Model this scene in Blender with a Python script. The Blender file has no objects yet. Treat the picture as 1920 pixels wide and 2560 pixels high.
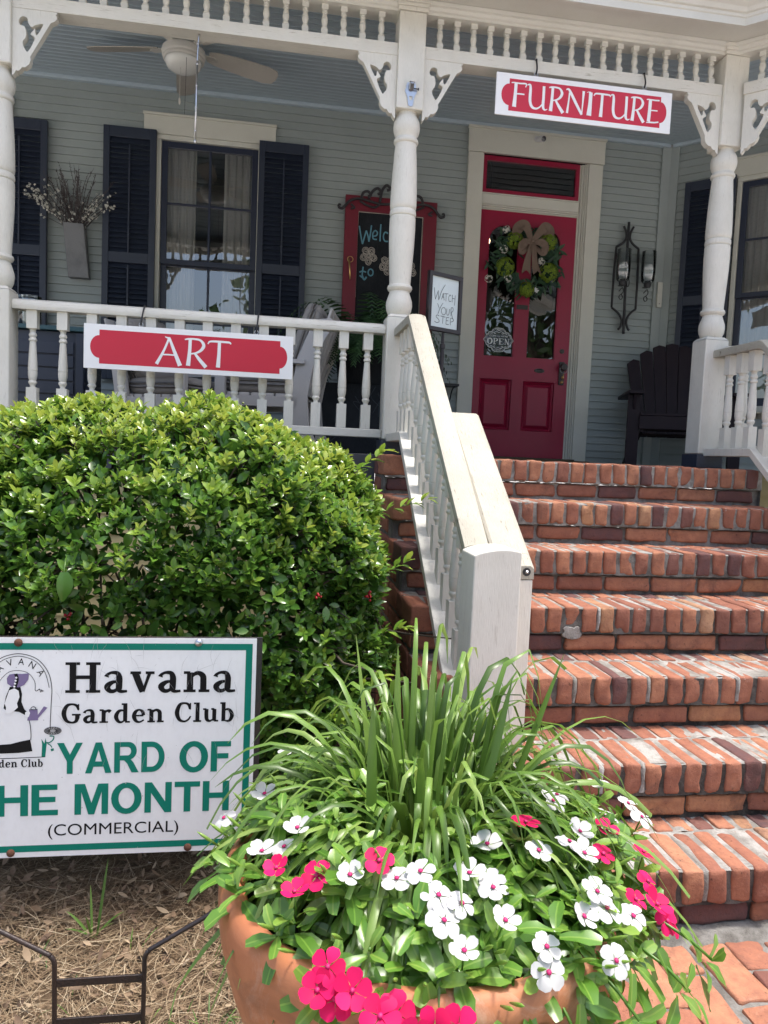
import bpy, bmesh, math, random
import numpy as np
from mathutils import Vector, Matrix
rnd = random.Random(7)
nr = np.random.RandomState(11)
scene = bpy.context.scene
COL = scene.collection
# ---------------------------------------------------------------- camera
CAM = np.array([-0.7078, -1.8824, 1.2284])
YAW, PITCH, ROLL, FPX = 0.152750, 0.074254, 0.042409, 1848.08
def cam_axes():
    fwd = np.array([math.sin(YAW)*math.cos(PITCH), math.cos(YAW)*math.cos(PITCH), -math.sin(PITCH)])
    right = np.array([math.cos(YAW), -math.sin(YAW), 0.0]); up = np.cross(right, fwd)
    c, s = math.cos(ROLL), math.sin(ROLL)
    return c*right+s*up, -s*right+c*up, fwd
r_, u_, f_ = cam_axes()
cd = bpy.data.cameras.new('camera'); cam = bpy.data.objects.new('camera', cd); COL.objects.link(cam)
cd.sensor_fit = 'VERTICAL'; cd.sensor_height = 36.0; cd.sensor_width = 27.0
cd.lens = 36.0*FPX/2560.0; cd.clip_start = 0.02; cd.clip_end = 2000
m = Matrix(((r_[0], u_[0], -f_[0], CAM[0]), (r_[1], u_[1], -f_[1], CAM[1]), (r_[2], u_[2], -f_[2], CAM[2]), (0, 0, 0, 1)))
cam.matrix_world = m; scene.camera = cam
# ---------------------------------------------------------------- world and sun
SUN_DIR = Vector((0.22, -0.02, 0.95)).normalized()      # from the scene towards the sun
elev = math.asin(SUN_DIR.z); azim = math.atan2(SUN_DIR.x, SUN_DIR.y)
w = bpy.data.worlds.new('World'); scene.world = w; w.use_nodes = True
nt = w.node_tree; bg = nt.nodes['Background']
sky = nt.nodes.new('ShaderNodeTexSky'); sky.sky_type = 'NISHITA'; sky.sun_disc = False
sky.sun_elevation = elev; sky.sun_rotation = azim; sky.dust_density = 5.0; sky.air_density = 1.0; sky.ozone_density = 1.0
nt.links.new(sky.outputs[0], bg.inputs[0]); bg.inputs[1].default_value = 0.15
sd = bpy.data.lights.new('sun', 'SUN'); sun = bpy.data.objects.new('sun', sd); COL.objects.link(sun)
sd.energy = 1.65; sd.angle = math.radians(6.0); sd.color = (1.0, 0.97, 0.92)
sun.rotation_euler = (-SUN_DIR).to_track_quat('-Z', 'Y').to_euler()
vs = scene.view_settings; vs.view_transform = 'Standard'; vs.look = 'None'; vs.exposure = 1.36; vs.gamma = 1.0; vs.use_curve_mapping = False
scene.render.engine = 'CYCLES'
cy = scene.cycles; cy.max_bounces = 8; cy.diffuse_bounces = 5; cy.glossy_bounces = 4; cy.transparent_max_bounces = 12; cy.sample_clamp_indirect = 6.0
cy.caustics_reflective = False; cy.caustics_refractive = False

# ---------------------------------------------------------------- mesh helpers
class MB:
    """collects polygons; build() links them as ONE mesh object"""
    def __init__(self): self.v = []; self.f = []; self.t = []
    def add(self, verts, faces, tone=0.5):
        n = len(self.v); self.v.extend([tuple(map(float, p)) for p in verts])
        self.f.extend([tuple(i+n for i in fc) for fc in faces]); 
        if isinstance(tone, (float, int)): self.t.extend([tone]*len(faces))
        else: self.t.extend(tone)
        return self
    def build(self, name, mat, parent=None, smooth=False, bevel=0, loc=None):
        me = bpy.data.meshes.new(name); me.from_pydata(self.v, [], self.f); 
        at = me.attributes.new('tone', 'FLOAT', 'FACE'); at.data.foreach_set('value', self.t)
        me.materials.append(mat)
        if smooth is True: me.shade_smooth()
        o = bpy.data.objects.new(name, me); COL.objects.link(o)
        if smooth == 'auto':
            me.shade_smooth(); me.set_sharp_from_angle(angle=math.radians(38))
        if bevel:
            b = o.modifiers.new('bevel', 'BEVEL'); b.width = bevel; b.segments = 2; b.limit_method = 'ANGLE'; b.angle_limit = math.radians(40); b.harden_normals = False
        if parent is not None:
            o.parent = parent; o.matrix_parent_inverse = parent.matrix_basis.inverted()
        return o
BOXF = [(0,3,2,1),(4,5,6,7),(0,1,5,4),(1,2,6,5),(2,3,7,6),(3,0,4,7)]
def box(mb, a, b, tone=0.5, M=None):
    x0,y0,z0 = [min(p,q) for p,q in zip(a,b)]; x1,y1,z1 = [max(p,q) for p,q in zip(a,b)]
    v = [Vector(p) for p in ((x0,y0,z0),(x1,y0,z0),(x1,y1,z0),(x0,y1,z0),(x0,y0,z1),(x1,y0,z1),(x1,y1,z1),(x0,y1,z1))]
    if M is not None: v = [M@p for p in v]
    return mb.add(v, BOXF, tone)
def prism(mb, poly, axis, a, b, tone=0.5, M=None):
    """poly: 2D outline (convex or simple) extruded along an axis ('x','y','z')"""
    def P(p, t):
        return Vector((t,p[0],p[1])) if axis == 'x' else Vector((p[0],t,p[1])) if axis == 'y' else Vector((p[0],p[1],t))
    n = len(poly); v = [P(p,a) for p in poly]+[P(p,b) for p in poly]
    if M is not None: v = [M@p for p in v]
    return mb.add(v, [tuple(range(n))[::-1], tuple(range(n,2*n))]+[(i,(i+1)%n,n+(i+1)%n,n+i) for i in range(n)], tone)
def lathe(mb, prof, c=(0,0,0), seg=24, tone=0.5, M=None, cap=True):
    """prof: [(r,z)...] about the z axis"""
    v = []; f = []
    for r,z in prof:
        for k in range(seg):
            a = 2*math.pi*k/seg; p = Vector((c[0]+r*math.cos(a), c[1]+r*math.sin(a), c[2]+z)); v.append(M@p if M is not None else p)
    for i in range(len(prof)-1):
        for k in range(seg):
            k2 = (k+1)%seg; f.append((i*seg+k, i*seg+k2, (i+1)*seg+k2, (i+1)*seg+k))
    if cap:
        f.append(tuple(range(seg))[::-1]); f.append(tuple(range((len(prof)-1)*seg, len(prof)*seg)))
    return mb.add(v, f, tone)
def tube(mb, pts, r, seg=8, tone=0.5, closed=False):
    pts = [Vector(p) for p in pts]; n = len(pts); v = []; f = []
    rr = r if isinstance(r, (list, tuple)) else [r]*n
    prev = None
    for i,p in enumerate(pts):
        t = (pts[min(i+1,n-1)]-pts[max(i-1,0)]).normalized()
        if prev is None: prev = t.orthogonal().normalized()
        a = (prev - t*prev.dot(t)).normalized(); b = t.cross(a); prev = a
        for k in range(seg):
            an = 2*math.pi*k/seg; v.append(p+(a*math.cos(an)+b*math.sin(an))*rr[i])
    for i in range(n-1):
        for k in range(seg): k2=(k+1)%seg; f.append((i*seg+k,i*seg+k2,(i+1)*seg+k2,(i+1)*seg+k))
    f.append(tuple(range(seg))[::-1]); f.append(tuple(range((n-1)*seg,n*seg)))
    return mb.add(v, f, tone)
def smooth_pts(pts, n=8):
    P = [np.array(p, float) for p in pts]; out = []
    for i in range(len(P)-1):
        p0 = P[max(i-1,0)]; p1 = P[i]; p2 = P[i+1]; p3 = P[min(i+2,len(P)-1)]
        for k in range(n):
            t = k/n; out.append(0.5*((2*p1)+(-p0+p2)*t+(2*p0-5*p1+4*p2-p3)*t*t+(-p0+3*p1-3*p2+p3)*t**3))
    out.append(P[-1]); return out
def empty(name, loc=(0,0,0), label=None, cat=None, group=None, rz=0):
    o = bpy.data.objects.new(name, None); COL.objects.link(o); o.location = loc; o.rotation_euler.z = rz; o.empty_display_size = .05
    if label: tag(o, label, cat, group)
    return o
def tag(o, label=None, cat=None, group=None, kind=None):
    if label: o['label'] = label
    if cat: o['category'] = cat
    if group: o['group'] = group
    if kind: o['kind'] = kind
    return o
def copy_tree(o, parent=None):
    c = o.copy(); COL.objects.link(c)
    if parent is not None: c.parent = parent
    for ch in list(o.children): copy_tree(ch, c)
    return c
def plate(name, outline, holes, thick, mat, parent, M, bevel=0.0):
    """flat sawn board: filled outline with holes, extruded; local xy -> M"""
    cu = bpy.data.curves.new(name, 'CURVE'); cu.dimensions = '2D'; cu.fill_mode = 'BOTH'; cu.extrude = thick/2; cu.bevel_depth = bevel; cu.bevel_resolution = 1
    for loop in [outline]+list(holes):
        s = cu.splines.new('POLY'); s.points.add(len(loop)-1); s.use_cyclic_u = True
        for i,p in enumerate(loop): s.points[i].co = (p[0],p[1],0,1)
    return curve_obj(name, cu, mat, parent, M)
def curve_obj(name, cu, mat, parent, M):
    tmp = bpy.data.objects.new('tmp_curve', cu); COL.objects.link(tmp)
    dg = bpy.context.evaluated_depsgraph_get(); me = bpy.data.meshes.new_from_object(tmp.evaluated_get(dg)); me.name = name
    bpy.data.objects.remove(tmp); bpy.data.curves.remove(cu)
    me.transform(M); me.materials.clear(); me.materials.append(mat)
    o = bpy.data.objects.new(name, me); COL.objects.link(o)
    if parent is not None: o.parent = parent; o.matrix_parent_inverse = parent.matrix_basis.inverted()
    return o
def text(name, body, mat, parent, M, width, height, bold=0.0, thick=0.0006, shear=0):
    """lettering fitted into width x height, lower left corner at local origin of M"""
    cu = bpy.data.curves.new(name, 'FONT'); cu.body = body; cu.size = 1.0; cu.offset = bold; cu.extrude = 0.0; cu.shear = shear; cu.resolution_u = 6
    tmp = bpy.data.objects.new('tmp_text', cu); COL.objects.link(tmp)
    dg = bpy.context.evaluated_depsgraph_get(); me = bpy.data.meshes.new_from_object(tmp.evaluated_get(dg)); me.name = name
    bpy.data.objects.remove(tmp); bpy.data.curves.remove(cu)
    xs = [v.co.x for v in me.vertices]; ys = [v.co.y for v in me.vertices]
    sx = width/(max(xs)-min(xs)); sy = height/(max(ys)-min(ys))
    for v in me.vertices: v.co = ((v.co.x-min(xs))*sx, (v.co.y-min(ys))*sy, 0)
    me.transform(M); me.materials.clear(); me.materials.append(mat)
    o = bpy.data.objects.new(name, me); COL.objects.link(o)
    if parent is not None: o.parent = parent; o.matrix_parent_inverse = parent.matrix_basis.inverted()
    return o
def frame_front(x, y, z):      # local x -> X, local y -> Z, local z -> -Y : a sheet facing the street
    return Matrix(((1,0,0,x),(0,0,-1,y),(0,1,0,z),(0,0,0,1)))
ZC = [0]
def ribbon(mb, pts, w, M, n=8, smooth=True, tone=0.5, lift=0.0):
    """flat stroke of varying half width; each stroke a hair prouder than the last so none are coplanar"""
    ww = w if isinstance(w, (list, tuple)) else [w]*len(pts)
    q = [(p[0],p[1],k) for p,k in zip(pts, ww)]
    P = smooth_pts(q, n) if smooth and len(q) > 2 else [np.array(a, float) for a in q]
    ZC[0] = (ZC[0]+1) % 12; zz = lift+ZC[0]*0.00006
    v = []
    for i,p in enumerate(P):
        t = P[min(i+1,len(P)-1)][:2]-P[max(i-1,0)][:2]; L = math.hypot(*t) or 1; nx,ny = -t[1]/L, t[0]/L
        v.append(M@Vector((p[0]+nx*p[2], p[1]+ny*p[2], zz))); v.append(M@Vector((p[0]-nx*p[2], p[1]-ny*p[2], zz)))
    mb.add(v, [(2*i,2*i+1,2*i+3,2*i+2) for i in range(len(P)-1)], tone)
def poly2(mb, pts, M, lift=0.0, tone=0.5):
    mb.add([M@Vector((p[0],p[1],lift)) for p in pts], [tuple(range(len(pts)))], tone)
def arc(cx, cy, r, a0, a1, n=12, ry=None):
    ry = r if ry is None else ry
    return [(cx+r*math.cos(math.radians(a0+(a1-a0)*i/n)), cy+ry*math.sin(math.radians(a0+(a1-a0)*i/n))) for i in range(n+1)]
# ---------------------------------------------------------------- materials
def newmat(name):
    m = bpy.data.materials.new(name); m.use_nodes = True; nt = m.node_tree
    return m, nt, nt.nodes['Principled BSDF']
def N(nt, typ, **kw):
    n = nt.nodes.new(typ)
    for k,v in kw.items():
        if k.startswith('i_'): n.inputs[k[2:].replace('_',' ')].default_value = v
        else: setattr(n, k, v)
    return n
def ramp(nt, src, stops, interp='LINEAR'):
    r = nt.nodes.new('ShaderNodeValToRGB'); r.color_ramp.interpolation = interp; e = r.color_ramp.elements
    while len(e) < len(stops): e.new(0.5)
    for el,(p,c) in zip(e, stops): el.position = p; el.color = tuple(c)+(1,) if len(c) == 3 else c
    nt.links.new(src, r.inputs[0]); return r
def mix(nt, fac, a, b, blend='MIX'):
    n = nt.nodes.new('ShaderNodeMix'); n.data_type = 'RGBA'; n.blend_type = blend
    for sock,val in ((n.inputs[0],fac),(n.inputs[6],a),(n.inputs[7],b)):
        if hasattr(val, 'is_linked'): nt.links.new(val, sock)
        elif isinstance(val, (int,float)): sock.default_value = val
        else: sock.default_value = tuple(val)+(1,) if len(val) == 3 else val
    return n.outputs[2]
def coords(nt, scale=(1,1,1)):
    t = N(nt, 'ShaderNodeTexCoord'); mp = N(nt, 'ShaderNodeMapping'); mp.inputs['Scale'].default_value = scale
    nt.links.new(t.outputs['Object'], mp.inputs[0]); return mp.outputs[0]
def noise(nt, vec, scale, detail=4, rough=0.55, dist=0.0):
    n = N(nt, 'ShaderNodeTexNoise'); n.inputs['Scale'].default_value = scale; n.inputs['Detail'].default_value = detail; n.inputs['Roughness'].default_value = rough; n.inputs['Distortion'].default_value = dist
    nt.links.new(vec, n.inputs['Vector']); return n.outputs[0]
def bump(nt, bs, h, strength=0.3, dist=0.01):
    b = N(nt, 'ShaderNodeBump'); b.inputs['Strength'].default_value = strength; b.inputs['Distance'].default_value = dist
    nt.links.new(h, b.inputs['Height']); nt.links.new(b.outputs[0], bs.inputs['Normal'])
def attr(nt, name='tone'):
    a = N(nt, 'ShaderNodeAttribute'); a.attribute_name = name; return a.outputs['Fac']
def math_(nt, op, a, b=0.0):
    n = N(nt, 'ShaderNodeMath', operation=op)
    for s,v in ((n.inputs[0],a),(n.inputs[1],b)):
        if hasattr(v,'is_linked'): nt.links.new(v,s)
        else: s.default_value = v
    return n.outputs[0]
MAT = {}
def paint(name, col, rough=0.45, dirt=None, grain=(1,1,1), amt=0.35, bs_=0.15, wear=None, spec=0.5):
    """brush painted wood or metal: faint dirt patches and brush grain; wear shows bare colour in cracks"""
    m, nt, bs = newmat(name); v = coords(nt); g = coords(nt, grain)
    d = dirt or tuple(c*0.72 for c in col)
    n1 = noise(nt, v, 3.5, 5, 0.65); r = ramp(nt, n1, [(0.42,(0,0,0)),(0.75,(1,1,1))])
    c = mix(nt, math_(nt,'MULTIPLY',r.outputs[0],amt), col, d)
    n2 = noise(nt, g, 60, 3, 0.6); c = mix(nt, math_(nt,'MULTIPLY',ramp(nt,n2,[(0.45,(0,0,0)),(0.7,(1,1,1))]).outputs[0],amt*0.5), c, d)
    if wear:
        n3 = noise(nt, g, 16, 6, 0.7, 0.6); wv = ramp(nt, n3, [(0.60,(0,0,0)),(0.66,(1,1,1))]); c = mix(nt, math_(nt,'MULTIPLY',wv.outputs[0],0.75), c, wear)
    nt.links.new(c, bs.inputs['Base Color']); bs.inputs['Roughness'].default_value = rough; bs.inputs['Specular IOR Level'].default_value = spec
    bump(nt, bs, n2, bs_, 0.004); MAT[name] = m; return m
paint('white_paint', (0.66,0.64,0.575), 0.5, (0.45,0.43,0.365), (6,6,0.6), 0.45, 0.3, (0.49,0.46,0.40))
paint('white_rail', (0.66,0.64,0.58), 0.5, (0.46,0.44,0.37), (0.5,8,8), 0.45, 0.4, (0.36,0.32,0.25))
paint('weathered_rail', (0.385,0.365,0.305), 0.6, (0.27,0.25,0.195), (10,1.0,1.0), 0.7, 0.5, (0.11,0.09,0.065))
paint('cream_trim', (0.62,0.61,0.53), 0.5, (0.50,0.485,0.41), (3,3,3), 0.35, 0.12)
paint('grey_siding', (0.345,0.382,0.368), 0.55, (0.27,0.30,0.28), (0.4,4,6), 0.45, 0.15)
paint('ceiling_blue', (0.43,0.51,0.56), 0.5, (0.32,0.38,0.43), (1,6,6), 0.3, 0.1)
paint('soffit_paint', (0.60,0.59,0.54), 0.5, (0.47,0.455,0.40), (1,6,6), 0.4, 0.12)
paint('navy_paint', (0.020,0.027,0.047), 0.42, (0.035,0.043,0.06), (3,3,3), 0.45, 0.12)
paint('navy_sash', (0.020,0.026,0.05), 0.38, (0.03,0.04,0.06), (3,3,3), 0.4, 0.1)
paint('door_red', (0.31,0.008,0.042), 0.36, (0.19,0.010,0.028), (3,3,1), 0.4, 0.08)
paint('board_red', (0.165,0.006,0.020), 0.5, (0.10,0.010,0.018), (3,3,1), 0.5, 0.15)
paint('porch_floor_paint', (0.035,0.042,0.06), 0.5, (0.07,0.065,0.06), (1,1,1), 0.5, 0.1)
paint('yellow_siding', (0.55,0.47,0.24), 0.6, (0.42,0.36,0.19), (0.4,4,4), 0.4, 0.1)
paint('black_iron', (0.016,0.016,0.019), 0.45, (0.03,0.028,0.026), (4,4,4), 0.5, 0.3)
paint('stake_iron', (0.014,0.014,0.016), 0.4, (0.10,0.05,0.03), (4,4,4), 0.35, 0.3)
paint('dark_iron', (0.022,0.020,0.024), 0.5, (0.05,0.04,0.035), (4,4,4), 0.5, 0.3)
paint('sign_frame', (0.022,0.016,0.018), 0.35, (0.035,0.03,0.03), (4,4,4), 0.3, 0.1)
paint('chair_black', (0.016,0.009,0.013), 0.5, (0.03,0.018,0.022), (6,6,0.8), 0.4, 0.2, spec=0.22)
paint('chair_grey', (0.50,0.47,0.44), 0.55, (0.4,0.37,0.35), (4,4,1), 0.3, 0.15)
paint('cushion_grey', (0.36,0.33,0.30), 0.9, (0.29,0.26,0.24), (60,60,60), 0.5, 0.5, spec=0.1)
paint('vinyl_white', (0.78,0.78,0.78), 0.32, (0.74,0.74,0.74), (2,2,2), 0.2, 0.02)
paint('vinyl_red', (0.52,0.010,0.035), 0.34, (0.47,0.012,0.035), (2,2,2), 0.4, 0.02)
paint('panel_white', (0.72,0.73,0.74), 0.34, (0.60,0.60,0.60), (2,30,1), 0.45, 0.03)
paint('print_green', (0.0,0.165,0.115), 0.5, (0.0,0.13,0.09), (2,2,2), 0.3, 0.02, spec=0.2)
paint('print_black', (0.006,0.006,0.007), 0.6, (0.02,0.02,0.02), (2,2,2), 0.3, 0.02, spec=0.12)
paint('print_violet', (0.16,0.12,0.25), 0.45, (0.12,0.09,0.2), (2,2,2), 0.3, 0.02)
paint('print_grey', (0.33,0.33,0.33), 0.45, (0.25,0.25,0.25), (2,2,2), 0.3, 0.02)
paint('rusty_bolt', (0.12,0.045,0.022), 0.8, (0.05,0.02,0.012), (40,40,40), 0.8, 0.5)
paint('fan_white', (0.62,0.60,0.55), 0.5, (0.5,0.47,0.42), (2,2,2), 0.3, 0.05)
paint('fan_blade_wood', (0.50,0.47,0.42), 0.6, (0.36,0.33,0.28), (30,2,2), 0.6, 0.3)
paint('fan_globe_glass', (0.72,0.72,0.68), 0.25, (0.66,0.65,0.6), (2,2,2), 0.2, 0.0)
paint('steel', (0.50,0.51,0.53), 0.28, (0.38,0.38,0.4), (20,20,20), 0.4, 0.05); MAT['steel'].node_tree.nodes['Principled BSDF'].inputs['Metallic'].default_value = 1.0
paint('brass', (0.65,0.42,0.16), 0.3, (0.4,0.26,0.1), (20,20,20), 0.4, 0.05); MAT['brass'].node_tree.nodes['Principled BSDF'].inputs['Metallic'].default_value = 1.0
paint('bronze', (0.028,0.022,0.02), 0.35, (0.05,0.04,0.03), (20,20,20), 0.4, 0.1)
paint('galvanized', (0.19,0.19,0.19), 0.5, (0.07,0.07,0.07), (25,25,25), 1.0, 0.1); MAT['galvanized'].node_tree.nodes['Principled BSDF'].inputs['Metallic'].default_value = 0.3
paint('twig', (0.075,0.062,0.06), 0.8, (0.05,0.04,0.04), (20,20,20), 0.5, 0.3)
paint('dry_blossom', (0.66,0.65,0.58), 0.8, (0.55,0.53,0.46), (20,20,20), 0.5, 0.2)
paint('burlap', (0.25,0.185,0.145), 0.95, (0.16,0.115,0.085), (90,90,90), 0.9, 0.8, spec=0.1)
paint('curtain', (0.56,0.54,0.49), 0.9, (0.48,0.46,0.41), (30,30,0.5), 0.3, 0.1, spec=0.1)
paint('interior_dark', (0.05,0.045,0.045), 0.9, (0.04,0.036,0.036), (2,2,2), 0.4, 0.0)
paint('chalk_black', (0.012,0.014,0.017), 0.85, (0.04,0.045,0.05), (3,1,0.6), 0.5, 0.02, spec=0.2)
paint('chalk_blue', (0.16,0.36,0.44), 0.95, (0.05,0.10,0.13), (60,60,60), 0.9, 0.2, spec=0.0)
paint('chalk_pale', (0.50,0.46,0.40), 0.95, (0.18,0.16,0.14), (60,60,60), 0.9, 0.2, spec=0.0)
paint('chalk_faint', (0.075,0.085,0.095), 0.95, (0.03,0.035,0.04), (60,60,60), 0.9, 0.2, spec=0.0)
paint('paper', (0.68,0.76,0.76), 0.7, (0.62,0.71,0.71), (3,3,3), 0.4, 0.05)
paint('marker_ink', (0.03,0.045,0.05), 0.6, (0.05,0.07,0.07), (8,8,8), 0.5, 0.0)
paint('door_mat', (0.13,0.085,0.05), 0.95, (0.08,0.05,0.03), (30,30,30), 0.8, 0.6, spec=0.1)
paint('threshold_wood', (0.11,0.075,0.045), 0.7, (0.07,0.045,0.03), (1,20,20), 0.7, 0.3)
paint('teal_top', (0.03,0.085,0.10), 0.4, (0.02,0.06,0.07), (3,3,3), 0.4, 0.05)
paint('candle', (0.78,0.77,0.70), 0.6, (0.35,0.34,0.3), (40,40,40), 0.7, 0.1)
paint('strap_black', (0.014,0.014,0.016), 0.6, (0.02,0.02,0.02), (5,5,5), 0.3, 0.0)
paint('bark', (0.09,0.07,0.05), 0.9, (0.05,0.04,0.03), (20,20,6), 0.8, 0.6)
paint('soil', (0.035,0.025,0.018), 0.95, (0.02,0.015,0.012), (30,30,30), 0.8, 0.8)
paint('camera_white', (0.6,0.6,0.6), 0.4); paint('lens_black', (0.008,0.008,0.015), 0.1)
# lit filament lamp inside the shop
m, nt, bs = newmat('lamp_glow'); bs.inputs['Emission Color'].default_value = (1.0,0.72,0.38,1); bs.inputs['Emission Strength'].default_value = 9.0; MAT['lamp_glow'] = m
# window glass: mirror-like at grazing angles, otherwise see-through
def glass(name, tint=(0.93,0.95,0.95), base=0.10, rough=0.0, wob=0.0):
    m, nt, bs = newmat(name); out = nt.nodes['Material Output']
    tr = N(nt,'ShaderNodeBsdfTransparent'); tr.inputs[0].default_value = tuple(tint)+(1,)
    gl = N(nt,'ShaderNodeBsdfGlossy'); gl.inputs['Roughness'].default_value = rough; gl.inputs[0].default_value = (1,1,1,1)
    fr = N(nt,'ShaderNodeFresnel'); fr.inputs[0].default_value = 1.5
    mx = N(nt,'ShaderNodeMixShader'); f = math_(nt,'ADD',fr.outputs[0],base)
    if wob:
        b = N(nt,'ShaderNodeBump'); b.inputs['Strength'].default_value = wob; b.inputs['Distance'].default_value = 0.02
        nt.links.new(noise(nt, coords(nt), 2.3, 2, 0.5), b.inputs['Height']); nt.links.new(b.outputs[0], gl.inputs['Normal'])
    nt.links.new(f, mx.inputs[0]); nt.links.new(tr.outputs[0], mx.inputs[1]); nt.links.new(gl.outputs[0], mx.inputs[2]); nt.links.new(mx.outputs[0], out.inputs[0])
    MAT[name] = m; return m
glass('window_glass', (0.84,0.86,0.88), 0.15, 0.0, 0.12); glass('door_glass', (0.55,0.56,0.6), 0.09, 0.0, 0.10); glass('lamp_glass', (0.97,0.98,0.98), 0.05, 0.02); glass('jar_glass', (0.85,0.88,0.86), 0.05)
glass('sign_acrylic', (0.75,0.75,0.78), 0.02, 0.1)
# brick
def brick_mat(name, bright=1.0):
    m, nt, bs = newmat(name); v = coords(nt); t = attr(nt)
    base = ramp(nt, t, [(0.0,(0.065,0.042,0.045)),(0.14,(0.105,0.055,0.052)),(0.25,(0.17,0.076,0.056)),(0.42,(0.26,0.106,0.066)),(0.6,(0.315,0.136,0.080)),(0.8,(0.37,0.175,0.100)),(0.92,(0.36,0.175,0.085)),(1.0,(0.33,0.20,0.12))])
    n1 = noise(nt, v, 22, 6, 0.7); c = mix(nt, math_(nt,'MULTIPLY',ramp(nt,n1,[(0.36,(0,0,0)),(0.70,(1,1,1))]).outputs[0],0.65), base.outputs[0], (0.15,0.062,0.048))
    n2 = noise(nt, v, 60, 5, 0.75, 0.4); c = mix(nt, math_(nt,'MULTIPLY',ramp(nt,n2,[(0.61,(0,0,0)),(0.70,(1,1,1))]).outputs[0],0.85), c, (0.035,0.02,0.015))
    n3 = noise(nt, v, 9, 6, 0.75, 0.3); c = mix(nt, math_(nt,'MULTIPLY',ramp(nt,n3,[(0.60,(0,0,0)),(0.78,(1,1,1))]).outputs[0],0.35), c, (0.48,0.31,0.23))
    n4 = noise(nt, v, 14, 6, 0.8, 0.5); c = mix(nt, math_(nt,'MULTIPLY',ramp(nt,n4,[(0.69,(0,0,0)),(0.73,(1,1,1))]).outputs[0],0.75), c, (0.50,0.45,0.40))
    hs = N(nt,'ShaderNodeHueSaturation'); hs.inputs['Value'].default_value = bright; n5 = noise(nt, v, 4.5, 7, 0.75, 0.6); c = mix(nt, math_(nt,'MULTIPLY',ramp(nt,n5,[(0.56,(0,0,0)),(0.70,(1,1,1))]).outputs[0],0.6), c, (0.06,0.04,0.034))
    nt.links.new(c, hs.inputs['Color'])
    nt.links.new(hs.outputs[0], bs.inputs['Base Color']); bs.inputs['Roughness'].default_value = 0.9; bs.inputs['Specular IOR Level'].default_value = 0.25
    b1 = N(nt,'ShaderNodeBump'); b1.inputs['Strength'].default_value = 0.55; b1.inputs['Distance'].default_value = 0.006; nt.links.new(n2, b1.inputs['Height'])
    b2 = N(nt,'ShaderNodeBump'); b2.inputs['Strength'].default_value = 0.5; b2.inputs['Distance'].default_value = 0.01; nt.links.new(n1, b2.inputs['Height']); nt.links.new(b1.outputs[0], b2.inputs['Normal']); nt.links.new(b2.outputs[0], bs.inputs['Normal'])
    MAT[name] = m
brick_mat('brick', 1.14)
# mortar: grey, lime-white patches (tone 0) to mildew black (tone 1)
m, nt, bs = newmat('mortar'); v = coords(nt); t = attr(nt)
n1 = noise(nt, v, 12, 6, 0.7); n2 = noise(nt, v, 140, 3, 0.7)
lo = mix(nt, ramp(nt,n1,[(0.42,(0,0,0)),(0.6,(1,1,1))]).outputs[0], (0.195,0.182,0.162), (0.35,0.34,0.315))
hi = mix(nt, ramp(nt,n1,[(0.42,(0,0,0)),(0.62,(1,1,1))]).outputs[0], (0.012,0.010,0.008), (0.07,0.062,0.052))
c = mix(nt, t, lo, hi); nt.links.new(c, bs.inputs['Base Color']); bs.inputs['Roughness'].default_value = 0.95; bump(nt, bs, n2, 0.7, 0.006); MAT['mortar'] = m
# terracotta
m, nt, bs = newmat('terracotta'); v = coords(nt)
n1 = noise(nt, v, 6, 6, 0.65); n2 = noise(nt, coords(nt,(1,1,14)), 7, 4, 0.6); n3 = noise(nt, v, 90, 3, 0.7)
c = mix(nt, ramp(nt,n1,[(0.35,(0,0,0)),(0.7,(1,1,1))]).outputs[0], (0.37,0.130,0.053), (0.44,0.185,0.085))
c = mix(nt, math_(nt,'MULTIPLY',ramp(nt,n2,[(0.55,(0,0,0)),(0.75,(1,1,1))]).outputs[0],0.4), c, (0.30,0.115,0.055))
n5 = noise(nt, v, 11, 7, 0.75, 0.8); c = mix(nt, math_(nt,'MULTIPLY',ramp(nt,n5,[(0.52,(0,0,0)),(0.70,(1,1,1))]).outputs[0],0.55), c, (0.52,0.38,0.29))
n6 = noise(nt, v, 5, 6, 0.7, 1.2); c = mix(nt, math_(nt,'MULTIPLY',ramp(nt,n6,[(0.54,(0,0,0)),(0.68,(1,1,1))]).outputs[0],0.5), c, (0.17,0.07,0.035))
nt.links.new(c, bs.inputs['Base Color']); bs.inputs['Roughness'].default_value = 0.62; bump(nt, bs, n3, 0.12, 0.003); MAT['terracotta'] = m
# leaves and petals
def leafmat(name, stops, rough=0.35, trans=0.25, vein=0.0, spec=0.5):
    m, nt, bs = newmat(name); out = nt.nodes['Material Output']; t = attr(nt); v = coords(nt)
    r = ramp(nt, t, stops); n = noise(nt, v, 45, 3, 0.6)
    c = mix(nt, math_(nt,'MULTIPLY',n,0.35), r.outputs[0], tuple(x*0.5 for x in stops[0][1]))
    nt.links.new(c, bs.inputs['Base Color']); bs.inputs['Roughness'].default_value = rough; bs.inputs['Specular IOR Level'].default_value = spec
    tl = N(nt,'ShaderNodeBsdfTranslucent'); hs = N(nt,'ShaderNodeHueSaturation'); hs.inputs['Hue'].default_value = 0.485; hs.inputs['Value'].default_value = 1.5; nt.links.new(c, hs.inputs['Color']); nt.links.new(hs.outputs[0], tl.inputs[0])
    mx = N(nt,'ShaderNodeMixShader'); mx.inputs[0].default_value = trans
    nt.links.new(bs.outputs[0], mx.inputs[1]); nt.links.new(tl.outputs[0], mx.inputs[2]); nt.links.new(mx.outputs[0], out.inputs[0]); MAT[name] = m
leafmat('holly_leaf', [(0,(0.028,0.078,0.014)),(0.3,(0.058,0.15,0.023)),(0.6,(0.12,0.25,0.032)),(0.85,(0.25,0.37,0.05)),(1,(0.34,0.42,0.07))], 0.25, 0.28)
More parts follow.
